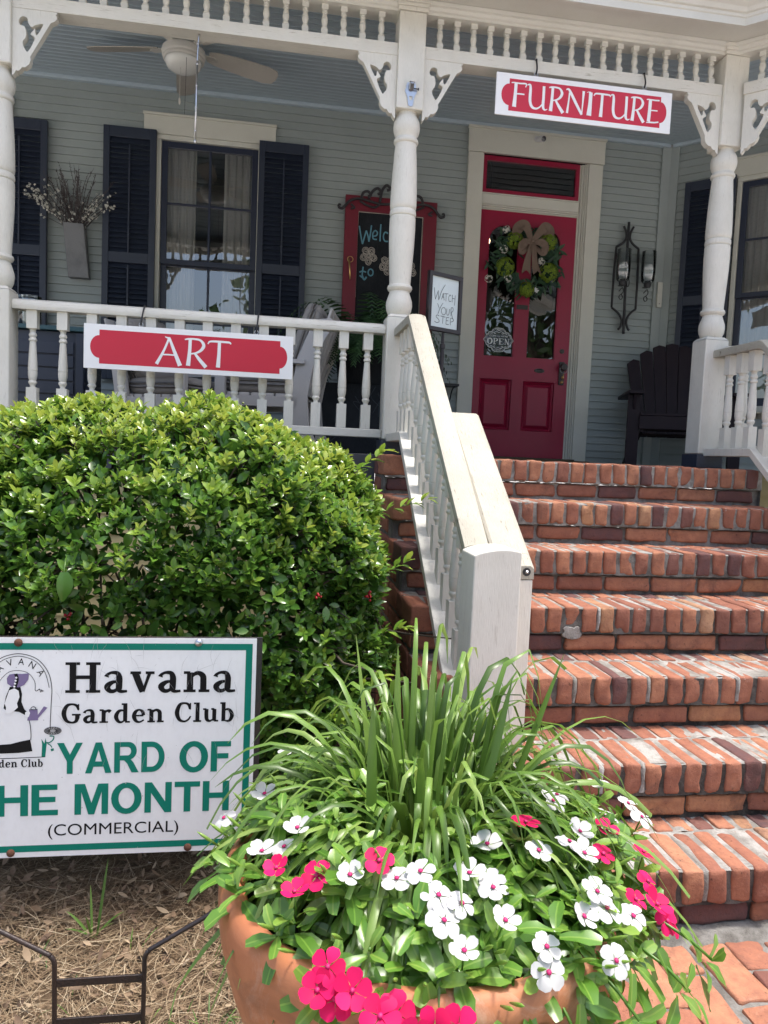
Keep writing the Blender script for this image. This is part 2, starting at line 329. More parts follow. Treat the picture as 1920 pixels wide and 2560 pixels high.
leafmat('liriope_leaf', [(0,(0.045,0.10,0.014)),(0.5,(0.15,0.27,0.046)),(1,(0.31,0.42,0.11))], 0.36, 0.25)
leafmat('vinca_leaf', [(0,(0.045,0.12,0.016)),(0.5,(0.12,0.27,0.035)),(1,(0.25,0.40,0.07))], 0.3, 0.28)
leafmat('fern_leaf', [(0,(0.016,0.045,0.014)),(1,(0.05,0.12,0.03))], 0.5, 0.15)
leafmat('tree_leaf', [(0,(0.015,0.04,0.01)),(1,(0.06,0.12,0.025))], 0.5, 0.2)
leafmat('wreath_leaf', [(0,(0.015,0.045,0.028)),(1,(0.05,0.12,0.05))], 0.5, 0.15)
leafmat('hydrangea_petal', [(0,(0.12,0.2,0.015)),(1,(0.30,0.42,0.04))], 0.7, 0.25)
leafmat('grass_blade', [(0,(0.05,0.12,0.02)),(1,(0.16,0.27,0.05))], 0.5, 0.25)
leafmat('petal_white', [(0,(0.56,0.555,0.56)),(1,(0.62,0.62,0.62))], 0.6, 0.25, spec=0.2)
leafmat('petal_pink', [(0,(0.55,0.004,0.075)),(1,(0.72,0.012,0.13))], 0.6, 0.22, spec=0.2)
leafmat('flower_eye', [(0,(0.40,0.004,0.10)),(1,(0.5,0.005,0.12))], 0.6, 0.0)
leafmat('berry_red', [(0,(0.28,0.006,0.012)),(1,(0.4,0.01,0.02))], 0.25, 0.0); leafmat('berry_green', [(0,(0.18,0.22,0.06)),(1,(0.28,0.32,0.1))], 0.3, 0.0)
def litter(name, stops):
    m, nt, bs = newmat(name); r = ramp(nt, attr(nt), stops); nt.links.new(r.outputs[0], bs.inputs['Base Color']); bs.inputs['Roughness'].default_value = 0.75; bs.inputs['Specular IOR Level'].default_value = 0.3; MAT[name] = m
litter('pine_needle', [(0,(0.07,0.043,0.025)),(0.4,(0.165,0.11,0.065)),(0.75,(0.28,0.21,0.13)),(1,(0.45,0.37,0.26))])
litter('dead_leaf', [(0,(0.08,0.048,0.032)),(0.5,(0.20,0.135,0.085)),(0.85,(0.34,0.26,0.17)),(1,(0.50,0.45,0.38))])
m, nt, bs = newmat('ground'); n1 = noise(nt, coords(nt), 18, 8, 0.7); r = ramp(nt, n1, [(0.3,(0.055,0.035,0.02)),(0.7,(0.17,0.115,0.065))]); nt.links.new(r.outputs[0], bs.inputs['Base Color']); bs.inputs['Roughness'].default_value = 0.95; bump(nt, bs, n1, 0.8, 0.02); MAT['ground'] = m
m, nt, bs = newmat('bounce_pavement'); n1 = noise(nt, coords(nt), 1.5, 8, 0.7); r = ramp(nt, n1, [(0.3,(0.40,0.39,0.36)),(0.7,(0.50,0.48,0.45))]); nt.links.new(r.outputs[0], bs.inputs['Base Color']); bs.inputs['Roughness'].default_value = 0.95; MAT['bounce_pavement'] = m  # unseen ground beyond the bed, made pale to bounce neutral light into the porch
m, nt, bs = newmat('lawn'); n1 = noise(nt, coords(nt), 2.5, 8, 0.7); r = ramp(nt, n1, [(0.3,(0.05,0.09,0.02)),(0.7,(0.12,0.16,0.04))]); nt.links.new(r.outputs[0], bs.inputs['Base Color']); bs.inputs['Roughness'].default_value = 0.95; MAT['lawn'] = m
paint('roof_shingle', (0.12,0.115,0.11), 0.9, (0.08,0.08,0.08), (20,20,20), 0.8, 0.5)
# ---------------------------------------------------------------- house
ZF = 1.24; WY = 4.2; PY = 1.85; CX = 2.57
house = tag(empty('house', (0, WY, 0)), 'grey clapboard house front with white-posted porch and red door behind the brick steps', 'house')
FW = Matrix.Translation((0, WY, 0))                                  # local x along the wall, y into the house
c45 = math.sqrt(0.5)
BW = Matrix(((c45, c45, 0, CX), (-c45, c45, 0, WY), (0, 0, 1, 0), (0, 0, 0, 1)))
def siding(name, M, x0, x1, z0, z1, holes, mat, pitch=0.0602, out=0.014):
    mb = MB(); z = z0; k = 0
    while z < z1-1e-4:
        zt = min(z+pitch, z1); iv = [(x0, x1)]
        for (a, b, c, d) in holes:
            if zt > c+1e-4 and z < d-1e-4:
                nv = []
                for (p, q) in iv:
                    if b <= p or a >= q: nv.append((p, q)); continue
                    if a > p: nv.append((p, a))
                    if b < q: nv.append((b, q))
                iv = nv
        for (p, q) in iv:
            xs = [p]+[p+(q-p)*j/3 for j in (1, 2)]+[q]
            wv = [0.0008*math.sin(k*2.3+x*3.1) for x in xs]
            for j in range(3):
                a, b, wa, wb = xs[j], xs[j+1], wv[j], wv[j+1]
                v = [M@Vector(t) for t in ((a, -out+wa, z+wa), (b, -out+wb, z+wb), (b, 0, zt), (a, 0, zt), (a, 0.004, z+wa), (b, 0.004, z+wb))]
                mb.add(v, [(0, 1, 2, 3), (4, 5, 1, 0)], 0.5)
        z += pitch; k += 1
    return mb.build(name, mat, house)
fw = siding('wall', FW@Matrix.Translation((0,0.015,0)), -4.6, 2.49, ZF, 4.02, [(0.86,1.90,ZF,3.80),(-1.68,-0.84,1.70,3.66),(-3.60,-2.80,1.70,3.66)], MAT['grey_siding'])
bw = siding('wall', BW@Matrix.Translation((0,0.015,0)), 0.07, 2.4, ZF, 4.02, [(0.54,1.40,1.70,3.66)], MAT['grey_siding'])
mb = MB(); box(mb, (2.488, -0.012, ZF), (2.568, 0.03, 4.0), M=FW); mb.build('corner_board', MAT['grey_siding'], house, bevel=0.003)
mb = MB(); box(mb, (0.004, -0.012, ZF), (0.072, 0.03, 4.0), M=BW); mb.build('corner_board', MAT['grey_siding'], house, bevel=0.003)
# dark rooms behind the openings
mb = MB()
X0,X1,Y0,Y1,Z0,Z1 = -4.6,2.5,4.30,6.6,1.2,4.1
mb.add([(X0,Y0,Z0),(X1,Y0,Z0),(X1,Y1,Z0),(X0,Y1,Z0),(X0,Y0,Z1),(X1,Y0,Z1),(X1,Y1,Z1),(X0,Y1,Z1)], [(0,1,2,3),(7,6,5,4),(2,6,7,3),(0,3,7,4),(1,5,6,2)])
mb.add([BW@Vector(p) for p in ((-0.1,0.4,Z0),(2.6,0.4,Z0),(2.6,0.4,Z1),(-0.1,0.4,Z1))], [(0,1,2,3)])
mb.build('interior', MAT['interior_dark'], house)
# windows
def window_unit(M, s0, s1, z0, z1, zm, cur, hdr_l=0.13):
    mb = MB(); t = 0.035
    box(mb, (s0-t, -0.022, z0), (s0, 0.04, z1), M=M); box(mb, (s1, -0.022, z0), (s1+t, 0.04, z1), M=M)
    box(mb, (s0-t, -0.024, z1), (s1+t, 0.04, z1+0.035), M=M)
    box(mb, (s0-hdr_l, -0.03, z1+0.037), (s1+hdr_l, 0.0, z1+0.172), M=M); box(mb, (s0-hdr_l-0.006, -0.042, z1+0.172), (s1+hdr_l+0.006, 0.0, z1+0.19), M=M)
    box(mb, (s0-0.10, -0.07, z0-0.05), (s1+0.10, 0.04, z0), M=M)
    wd = mb.build('window', MAT['cream_trim'], house, bevel=0.003)
    mb = MB(); a, b = s0+0.002, s1-0.002; st = 0.045
    def sash(y, za, zb, bar_t, bar_b):
        box(mb, (a, y, za), (a+st, y+0.03, zb), M=M); box(mb, (b-st, y, za), (b, y+0.03, zb), M=M)
        box(mb, (a+st, y, zb-bar_t), (b-st, y+0.03, zb), M=M); box(mb, (a+st, y, za), (b-st, y+0.03, za+bar_b), M=M)
        c = (a+b)/2; zq = (za+zb)/2
        box(mb, (c-0.009, y+0.005, za+bar_b), (c+0.009, y+0.028, zb-bar_t), M=M)
        box(mb, (a+st, y+0.007, zq-0.008), (c-0.009, y+0.026, zq+0.008), M=M); box(mb, (c+0.009, y+0.007, zq-0.008), (b-st, y+0.026, zq+0.008), M=M)
    sash(0.000, zm+0.001, z1-0.002, 0.045, 0.04); sash(0.034, z0+0.002, zm+0.03, 0.036, 0.07)
    mb.build('sash', MAT['navy_sash'], wd, bevel=0.002)
    mb = MB(); mb.add([M@Vector(p) for p in ((a+st-.004,0.020,zm+.03),(b-st+.004,0.020,zm+.03),(b-st+.004,0.020,z1-.04),(a+st-.004,0.020,z1-.04))], [(0,1,2,3)]); mb.build('pane', MAT['window_glass'], wd)
    mb = MB(); mb.add([M@Vector(p) for p in ((a+st-.004,0.054,z0+.06),(b-st+.004,0.054,z0+.06),(b-st+.004,0.054,zm),(a+st-.004,0.054,zm))], [(0,1,2,3)]); mb.build('pane', MAT['window_glass'], wd)
    for (p, q) in cur:
        mb = MB(); n = 60; v = []; f = []
        for i in range(n+1):
            u = i/n; x = p+(q-p)*u; y = 0.14+0.022*math.sin(u*(q-p)*95+p*7)+0.009*math.sin(u*(q-p)*210+1)
            v += [M@Vector((x, y, z0-0.1)), M@Vector((x+0.01*math.sin(u*9), y*0.96, z1+0.05))]
        for i in range(n): f.append((2*i, 2*i+2, 2*i+3, 2*i+1))
        mb.add(v, f); mb.build('curtain', MAT['curtain'], wd, smooth=True)
    return wd
window_unit(FW, -1.620, -0.885, 1.76, 3.583, 2.655, [(-1.66,-1.37),(-1.15,-0.84)])
window_unit(FW, -3.56, -2.84, 1.76, 3.583, 2.655, [(-3.6,-3.3),(-3.1,-2.8)], 0.15)
window_unit(BW, 0.585, 1.36, 1.76, 3.565, 2.64, [(0.55,1.02),(0.96,1.42)])
# shutters
def shutter(M, s0, s1, z0, z1, zm0, zm1):
    mb = MB(); st = 0.047; y0, y1 = -0.065, -0.028
    box(mb, (s0, y0, z0), (s0+st, y1, z1), M=M); box(mb, (s1-st, y0, z0), (s1, y1, z1), M=M)
    for (p, q) in ((z1-0.08, z1), (zm0, zm1), (z0, z0+0.09)): box(mb, (s0+st, y0+.001, p), (s1-st, y1-.001, q), M=M)
    sh = mb.build('shutter', MAT['navy_paint'], house, bevel=0.003)
    mb = MB()
    for (p, q) in ((z0+0.09, zm0), (zm1, z1-0.08)):
        n = int(round((q-p)/0.037)); h = (q-p)/n
        for i in range(n):
            zc = p+h*(i+0.5); jit = 0.0015*math.sin(i*5.1)
            prism(mb, [(y0+0.004, zc-h*0.55+jit), (y0+0.010, zc-h*0.62+jit), (y1-0.001, zc+h*0.42), (y1-0.007, zc+h*0.5)], 'x', s0+st-0.002, s1-st+0.002, M=M)
    mb.build('louvre', MAT['navy_paint'], sh)
    mb = MB(); c = (s0+s1)/2
    for (p, q) in ((z0+0.12, zm0-0.02), (zm1+0.0, z1-0.14)): box(mb, (c-0.006, y0-0.012, p), (c+0.006, y0+0.002, q), M=M)
    mb.build('tilt_rod', MAT['navy_paint'], sh)
shutter(FW, -2.036, -1.650, 1.74, 3.632, 2.625, 2.705)
shutter(FW, -0.879, -0.494, 1.74, 3.635, 2.625, 2.705)
shutter(FW, -2.822, -2.436, 1.74, 3.617, 2.625, 2.705)
shutter(BW, 0.152, 0.545, 1.74, 3.615, 2.60, 2.68)
# door with its frame and transom
mb = MB(); M = FW
box(mb, (0.800, -0.025, ZF), (0.928, 0.03, 3.738), M=M); box(mb, (1.835, -0.025, ZF), (1.958, 0.03, 3.738), M=M)
box(mb, (0.795, -0.032, 3.742), (1.966, 0.0, 3.925), M=M); box(mb, (0.788, -0.046, 3.925), (1.974, 0.0, 3.943), M=M)
for k,(a, b, y) in enumerate(((1.772,1.787,0.022),(1.788,1.806,0.010),(1.807,1.820,-0.002),(1.821,1.834,-0.014))):
    box(mb, (a, y, ZF), (b, 0.06, 3.74), M=M)
box(mb, (0.929, 0.0, 3.345), (1.771, 0.055, 3.425), M=M); box(mb, (0.929, -0.012, 3.425), (1.771, 0.05, 3.434), M=M)
for k,(a, b, y) in enumerate(((3.308,3.318,0.026),(3.319,3.331,0.016),(3.332,3.344,0.006))): box(mb, (0.929, y, a), (1.771, 0.06, b), M=M)
dfr = mb.build('door_frame', MAT['cream_trim'], house, bevel=0.003)
mb = MB(); box(mb, (0.90, -0.05, ZF+0.003), (1.85, 0.07, ZF+0.034), M=M); mb.build('threshold', MAT['threshold_wood'], dfr, bevel=0.004)
tr = plate('transom', [(0.930,3.436),(1.771,3.436),(1.771,3.738),(0.930,3.738)], [[(0.967,3.472),(1.738,3.472),(1.738,3.700),(0.967,3.700)]], 0.03, MAT['door_red'], house, frame_front(0, WY+0.030, 0))
mb = MB(); mb.add([(0.962,WY+.032,3.467),(1.742,WY+.032,3.467),(1.742,WY+.032,3.705),(0.962,WY+.032,3.705)], [(0,1,2,3)]); mb.build('pane', MAT['door_glass'], tr)
def arch(x0, x1, z0, z1):
    r = (x1-x0)/2; c = (x0+x1)/2
    return [(x0,z0),(x1,z0)]+[(c+r*math.cos(math.pi*i/16), z1-r+r*math.sin(math.pi*i/16)) for i in range(17)]
G1 = (1.012,1.279,2.108,3.197); G2 = (1.387,1.648,2.110,3.199)
def rect(x0, x1, z0, z1): return [(x0,z0),(x1,z0),(x1,z1),(x0,z1)]
P1 = (1.000,1.278,1.500,1.926); P2 = (1.379,1.657,1.500,1.922)
door = plate('door', rect(0.930,1.770,1.276,3.305), [arch(*G1), arch(*G2), rect(*P1), rect(*P2)], 0.036, MAT['door_red'], house, frame_front(0, WY+0.040, 0))
for g in (G1, G2):
    mb = MB(); poly2(mb, arch(g[0]-.004,g[1]+.004,g[2]-.004,g[3]+.004), frame_front(0, WY+0.043, 0)); mb.build('pane', MAT['door_glass'], door)
    o = plate('glass_bead', arch(g[0]-.001,g[1]+.001,g[2]-.001,g[3]+.001), [arch(g[0]+.009,g[1]-.009,g[2]+.009,g[3]-.009)], 0.012, MAT['door_red'], door, frame_front(0, WY+0.0305, 0))
for g in (P1, P2):
    mb = MB(); x0,x1,z0,z1 = g; y = WY
    L = [(0,0.036),(0.006,0.030),(0.018,0.040),(0.024,0.050),(0.050,0.030)]
    ring = []
    for (d, dy) in L: ring.append([(x0+d,y+dy,z0+d),(x1-d,y+dy,z0+d),(x1-d,y+dy,z1-d),(x0+d,y+dy,z1-d)])
    v = sum(ring, []); f = []
    for i in range(len(L)-1):
        for k in range(4): f.append((i*4+k,i*4+(k+1)%4,(i+1)*4+(k+1)%4,(i+1)*4+k))
    n = (len(L)-1)*4; f.append((n,n+1,n+2,n+3)); mb.add(v, f); mb.build('panel', MAT['door_red'], door)
# knob plate, deadbolt, slot, keys
mb = MB(); box(mb, (1.690,0.012,1.905), (1.738,0.022,2.10), M=M); lathe(mb, [(0.0,0),(0.012,0),(0.014,0.02),(0.030,0.03),(0.034,0.045),(0.028,0.06),(0.0,0.064)], M=Matrix.Translation((1.715,WY+0.014,2.052))@Matrix.Rotation(math.pi/2,4,'X'), seg=20)
hd = mb.build('handle', MAT['bronze'], door, smooth='auto', bevel=0.002)
mb = MB(); tube(mb, [(1.715+0.034*math.cos(t),WY-0.03,2.035+0.034*math.sin(t)) for t in np.linspace(0,6.4,24)], 0.002, 6); mb.build('key_ring', MAT['steel'], hd, smooth=True)
mb = MB()
for (x,z) in ((1.712,1.965),(1.706,1.925)): lathe(mb, [(0.0,-0.014),(0.010,-0.010),(0.013,0),(0.009,0.010),(0,0.014)], c=(x,WY-0.02,z), seg=12)
tube(mb, [(1.715,WY-0.03,2.0),(1.711,WY-0.024,1.94)], 0.003, 6); mb.build('bell', MAT['brass'], hd, smooth=True)
mb = MB(); lathe(mb, [(0.0,0),(0.021,0),(0.019,0.008),(0.010,0.011),(0,0.011)], M=Matrix.Translation((1.709,WY+0.022,2.19))@Matrix.Rotation(math.pi/2,4,'X'), seg=20); mb.build('deadbolt', MAT['bronze'], door, smooth='auto')
mb = MB(); lathe(mb, [(0.0,0),(0.046,0),(0.044,0.006),(0.032,0.007),(0.020,0.002),(0,0.002)], M=Matrix.Translation((1.518,WY+0.022,2.015))@Matrix.Diagonal((1,1,0.42,1))@Matrix.Rotation(math.pi/2,4,'X'), seg=28); mb.build('mail_slot', MAT['bronze'], door, smooth='auto')
mb = MB(); box(mb, (1.285,0.014,2.515), (1.383,0.022,2.552), M=M); mb.build('name_plate', MAT['bronze'], door, bevel=0.002)
# porch floor, its dark skirt, and the yellow foundation boards
mb = MB()
mb.add([(-4.6,1.80,ZF),(1.62,1.80,ZF),(3.75,-0.33,ZF),(4.9,0.85,ZF),(2.60,4.25,ZF),(-4.6,4.25,ZF)], [(0,1,2,3,4,5)])
box(mb, (-4.6,1.775,ZF-0.15), (-0.20,1.80,ZF-0.001)); box(mb, (1.69,1.775,ZF-0.15), (1.78,1.80,ZF-0.001))
mb.build('porch_floor', MAT['porch_floor_paint'], house, bevel=0.002)
siding('foundation', Matrix.Translation((0,1.84,0)), -4.6, -0.2, 0.0, ZF-0.15, [], MAT['yellow_siding'], 0.10, 0.010)
siding('foundation', Matrix.Translation((1.74,1.80,0))@Matrix(((c45,c45,0,0),(-c45,c45,0,0),(0,0,1,0),(0,0,0,1))), -0.08, 2.6, 0.0, ZF-0.02, [], MAT['yellow_siding'], 0.085, 0.010)
# ceiling: bead boards that fall gently towards the eave and turn at the hip line
def ceil_pt(M, s, d): return M@Vector((s, -d, 3.977-0.205*d))
mb = MB(); D = 0.0; k = 0; pw = 0.0825; t225 = math.tan(math.radians(22.5))
FWc = Matrix.Translation((CX, WY, 0))
while D < 2.33:
    D2 = min(D+pw, 2.36)
    for M, sgn in ((FWc, -1), (BW, 1)):
        far = 7.2 if sgn < 0 else 3.6
        prof = [(D, 0.0), (D+0.001, 0.010), (D+0.010, 0.010), (D+0.011, 0.0), (D+0.018,-0.003), (D+0.025,0.0), (D2, 0.0)]
        v = []
        for (d, up) in prof:
            s_in = -t225*d
            a = ceil_pt(M, (t225*d if sgn > 0 else -t225*d), d); b = ceil_pt(M, sgn*far, d); a.z += up; b.z += up; v += [a, b]
        mb.add(v, [(2*i,2*i+1,2*i+3,2*i+2) for i in range(len(prof)-1)])
    D = D2; k += 1
mb.build('porch_ceiling', MAT['ceiling_blue'], house)
mb = MB(); box(mb, (-4.6,-0.030,3.945), (2.55,0.012,3.985), M=FW); box(mb, (0.02,-0.030,3.945), (2.4,0.012,3.985), M=BW); mb.build('ceiling_moulding', MAT['ceiling_blue'], house, bevel=0.005)
# eave: frieze beams, soffit, crown, roof
BX = (1.645, 1.92)                                                        # centre of the corner post
FB = Matrix.Translation((BX[0], BX[1], 0)); BB = Matrix(((c45, c45, 0, BX[0]), (-c45, c45, 0, BX[1]), (0, 0, 1, 0), (0, 0, 0, 1)))
def run_profile(mb, prof, far_l=-6.2, far_r=2.6):
    """a moulding (d outward from the beam line, z) mitred round the corner post; outward is towards the street"""
    v = []
    for (d, z) in prof:
        v += [FB@Vector((far_l, -d, z)), FB@Vector((-t225*d, -d, z)), BB@Vector((far_r, -d, z))]
    n = len(prof); f = []
    for i in range(n):
        j = (i+1) % n
        f += [(3*i,3*i+1,3*j+1,3*j), (3*i+1,3*i+2,3*j+2,3*j+1)]
    f += [tuple(3*i for i in range(n)), tuple(3*i+2 for i in range(n))[::-1]]
    mb.add(v, f)
mb = MB(); run_profile(mb, [(0.055,3.406),(0.055,3.418),(0.066,3.422),(0.070,3.436),(0.082,3.440),(0.085,3.456),(-0.05,3.456),(-0.05,3.406)]); mb.build('frieze_moulding', MAT['soffit_paint'], house)
mb = MB(); run_profile(mb, [(0.0,3.458),(0.30,3.458),(0.30,3.470),(0.0,3.470)]); mb.build('soffit', MAT['soffit_paint'], house)
mb = MB(); run_profile(mb, [(0.285,3.412),(0.300,3.412),(0.300,3.446),(0.306,3.450),(0.308,3.462),(0.318,3.466),(0.330,3.482),(0.350,3.496),(0.352,3.512),(0.285,3.512)]); mb.build('fascia', MAT['soffit_paint'], house)
mb = MB(); v = []
for (d, z) in ((0.37,3.515),(-2.6,4.30),(-2.6,4.34),(0.375,3.545)): v += [FB@Vector((-6.2,-d,z)), FB@Vector((-t225*d,-d,z)), BB@Vector((2.6,-d,z))]
mb.add(v, [(0,1,4,3),(1,2,5,4),(3,4,7,6),(4,5,8,7),(6,7,10,9),(7,8,11,10),(9,10,1,0),(10,11,2,1)]); mb.build('roof', MAT['roof_shingle'], house)
# posts with sawn brackets
BR_OUT = [(0,0),(0.194,0.0),(0.194,-0.007),(0.186,-0.011),(0.193,-0.020),(0.192,-0.030),(0.184,-0.040),(0.174,-0.045),(0.166,-0.050),(0.078,-0.208),(0.080,-0.222),(0.074,-0.240),(0.062,-0.252),(0.052,-0.258),(0.044,-0.256),(0.036,-0.268),(0.026,-0.276),(0.018,-0.273),(0.012,-0.285),(0.004,-0.295),(0.0,-0.297)]
BR_HOLE = [(0.030,-0.048),(0.040,-0.036),(0.055,-0.034),(0.066,-0.042),(0.068,-0.056),(0.074,-0.068),(0.086,-0.076),(0.100,-0.066),(0.134,-0.058),(0.110,-0.106),(0.100,-0.102),(0.098,-0.082),(0.090,-0.092),(0.080,-0.108),(0.092,-0.116),(0.097,-0.130),(0.070,-0.184),(0.058,-0.180),(0.046,-0.160),(0.046,-0.142),(0.056,-0.128),(0.060,-0.112),(0.058,-0.092),(0.052,-0.076),(0.036,-0.074),(0.028,-0.062)]
def smooth_loop(L, n=3):
    P = [L[-1]]+L+[L[0],L[1]]; out = []
    for i in range(1, len(P)-2):
        p0,p1,p2,p3 = [np.array(P[j], float) for j in (i-1,i,i+1,i+2)]
        for k in range(n):
            t = k/n; q = 0.5*((2*p1)+(-p0+p2)*t+(2*p0-5*p1+4*p2-p3)*t*t+(-p0+3*p1-3*p2+p3)*t**3); out.append((q[0],q[1]))
    return out
BR_H = smooth_loop(BR_HOLE)
def porch_post(x, y, dirs):
    h = 0.067; mb = MB()
    zb = 1.318
    prism(mb, [(x-h,y-h),(x+h,y-h),(x+h,y+h),(x-h,y+h)], 'z', zb, 1.935)
    v0 = [(x-h,y-h,1.935),(x+h,y-h,1.935),(x+h,y+h,1.935),(x-h,y+h,1.935)]; q = h-0.016
    mb.add(v0+[(x-q,y-q,1.952),(x+q,y-q,1.952),(x+q,y+q,1.952),(x-q,y+q,1.952)], [(0,1,5,4),(1,2,6,5),(2,3,7,6),(3,0,4,7),(4,5,6,7)])
    po = mb.build('porch_post', MAT['white_paint'], house, bevel=0.006)
    prof = [(0.050,1.950),(0.056,1.956),(0.064,1.975),(0.0675,2.000),(0.066,2.020),(0.058,2.045),(0.052,2.062),(0.051,2.070),(0.060,2.076),(0.0645,2.087),(0.061,2.098),(0.055,2.102),(0.054,2.112),(0.056,2.15),(0.060,2.22),(0.0645,2.31),(0.066,2.38),(0.0655,2.436),(0.060,2.442),(0.0655,2.447),(0.067,2.456),(0.0655,2.470),(0.060,2.476),(0.0655,2.482),(0.067,2.50),(0.066,2.56),(0.0625,2.65),(0.057,2.74),(0.054,2.78),(0.054,2.796),(0.060,2.80),(0.063,2.808),(0.060,2.818),(0.054,2.824),(0.054,2.832),(0.060,2.842),(0.066,2.860),(0.0675,2.880),(0.064,2.905),(0.056,2.922),(0.050,2.93),(0.050,2.947)]
    mb = MB(); lathe(mb, prof, (x,y,0), 36); mb.build('turned_shaft', MAT['white_paint'], po, smooth='auto')
    mb = MB(); prism(mb, [(x-h,y-h),(x+h,y-h),(x+h,y+h),(x-h,y+h)], 'z', 2.945, 3.404); mb.build('post_head', MAT['white_paint'], po, bevel=0.006)
    mb = MB()
    # crown cap under the soffit
    for (e, z0, z1) in ((0.006,3.405,3.424),(0.012,3.424,3.440),(0.018,3.440,3.457)): box(mb, (x-h-e,y-h-e,z0), (x+h+e,y+h+e,z1))
    mb.build('post_cap', MAT['white_paint'], po, bevel=0.003)
    for a in dirs:
        d = Vector((math.cos(a), math.sin(a), 0)); n = Vector((0,0,1)).cross(d)
        Mx = Matrix(((d.x,0,-n.x,x+d.x*(h+0.001)),(d.y,0,-n.y,y+d.y*(h+0.001)-0.028),(0,1,0,3.198),(0,0,0,1)))
        plate('bracket', BR_OUT, [BR_H], 0.036, MAT['white_paint'], po, Mx)
    mb = MB(); b = 0.077; prism(mb, [(x-b,y-b),(x+b,y-b),(x+b,y+b),(x-b,y+b)], 'z', ZF+0.002, 1.316); mb.build('plinth', MAT['navy_paint'], po, bevel=0.004)
    return po
LX = -2.008; MX = -0.091
porch_post(LX, 1.917, (0.0,)); porch_post(MX, 1.917, (0.0, math.pi)); porch_post(BX[0], 1.917, (math.pi, -math.pi/4))
# spindle friezes between the posts
SPIN = [(0.008,0.034),(0.013,0.038),(0.016,0.044),(0.010,0.050),(0.012,0.058),(0.0155,0.066),(0.0155,0.080),(0.011,0.084),(0.0155,0.088),(0.014,0.094),(0.0105,0.100),(0.010,0.108),(0.016,0.112),(0.0105,0.117),(0.012,0.122),(0.009,0.126)]
def frieze(M, a, b, xs):
    mb = MB(); box(mb, (a,-0.048,3.199), (b,0.048,3.258), M=M); box(mb, (a,-0.040,3.258), (b,0.038,3.262), M=M)
    fr = mb.build('spindle_frieze', MAT['white_rail'], house, bevel=0.004)
    for x in xs:
        mb = MB(); q = 0.0155
        c = M@Vector((x,-0.012,0)); R = M.to_3x3().to_4x4()
        lathe(mb, [(r,3.258+z) for r,z in SPIN], (c.x,c.y,0), 12)
        box(mb, (x-q,-0.012-q,3.259), (x+q,-0.012+q,3.292), M=M); box(mb, (x-q,-0.012-q,3.382), (x+q,-0.012+q,3.412), M=M)
        mb.build('spindle', MAT['soffit_paint'], fr, smooth='auto')
FP = Matrix.Translation((0,1.917,0))
frieze(FP, LX+0.067, MX-0.067, [-0.240-0.0935*k for k in range(18) if -0.240-0.0935*k > LX+0.09])
frieze(FP, MX+0.067, BX[0]-0.067, [0.055+0.0865*k for k in range(18)])
BBm = BB@Matrix.Translation((0,0,0))
frieze(BBm, 0.085, 1.6, [0.16+0.0865*k for k in range(12)])
# ---------------------------------------------------------------- brick steps
def brick_template(hx, hy, hz, r):
    def g(h): return [-h, -h+r*0.35, -h+r, -h*0.33, h*0.33, h-r, h-r*0.35, h]
    X, Y, Z = g(hx), g(hy), g(hz); idx = {}; v = []; f = []
    def vi(i,j,k):
        if (i,j,k) not in idx: idx[(i,j,k)] = len(v); v.append((X[i],Y[j],Z[k]))
        return idx[(i,j,k)]
    n = 7
    for a in range(n):
        for b in range(n):
            f += [(vi(a,b,0),vi(a,b+1,0),vi(a+1,b+1,0),vi(a+1,b,0)), (vi(a,b,n),vi(a+1,b,n),vi(a+1,b+1,n),vi(a,b+1,n)),
                  (vi(a,0,b),vi(a+1,0,b),vi(a+1,0,b+1),vi(a,0,b+1)), (vi(a,n,b),vi(a,n,b+1),vi(a+1,n,b+1),vi(a+1,n,b)),
                  (vi(0,a,b),vi(0,a,b+1),vi(0,a+1,b+1),vi(0,a+1,b)), (vi(n,a,b),vi(n,a+1,b),vi(n,a+1,b+1),vi(n,a,b+1))]
    P = np.array(v); H = np.array([hx,hy,hz]); inn = np.clip(P, -(H-r), H-r); d = P-inn; L = np.linalg.norm(d, axis=1); 
    Nn = np.where(L[:,None] > 1e-9, d/np.maximum(L,1e-9)[:,None], 0); P = inn+Nn*r
    return P, Nn, f
def brick(mb, c, size, tone, r=0.007, rz=0.0, rough=0.0022, chip=0.35):
    P, Nn, f = brick_template(size[0]/2, size[1]/2, size[2]/2, r); P = P.copy()
    ph = nr.uniform(0, 6.28, 9); k = nr.uniform(28, 75, 9)
    w_ = np.sin(P[:,0]*k[0]+P[:,1]*k[1]+ph[0])*np.sin(P[:,2]*k[2]+P[:,1]*k[3]+ph[1])+0.6*np.sin(P[:,0]*k[4]*2-P[:,2]*k[5]*2+ph[2])
    P += Nn*(w_*rough)[:,None]
    if nr.rand() < chip:                                           # a broken arris or corner
        cs = np.sign(nr.uniform(-1,1,3))*np.array(size)/2; 
        if nr.rand() < 0.6: cs[nr.randint(3)] *= nr.uniform(-.6,.6)
        dd = np.linalg.norm(P-cs, axis=1); R = nr.uniform(0.014,0.03); s = np.clip(1-dd/R, 0, 1); P -= np.sign(cs)*(s*nr.uniform(0.005,0.012))[:,None]
    P += nr.normal(0, 0.0004, P.shape)
    a = rz+nr.normal(0, 0.012); ca, sa = math.cos(a), math.sin(a); Q = P.copy(); Q[:,0] = P[:,0]*ca-P[:,1]*sa; Q[:,1] = P[:,0]*sa+P[:,1]*ca
    mb.add(Q+np.array(c)+nr.normal(0,0.0012,3), f, float(np.clip(tone,0,1)))
def tone(): 
    u = nr.rand(); return float(np.clip(nr.uniform(0.0,0.24) if u < 0.20 else nr.uniform(0.94,1.0) if u > 0.95 else nr.beta(2.2,2.2)*0.62+0.24, 0, 1))
RISE = 0.17713
YS = [-0.1635,0.0942,0.3769,0.6523,0.9147,1.1773,1.4448]
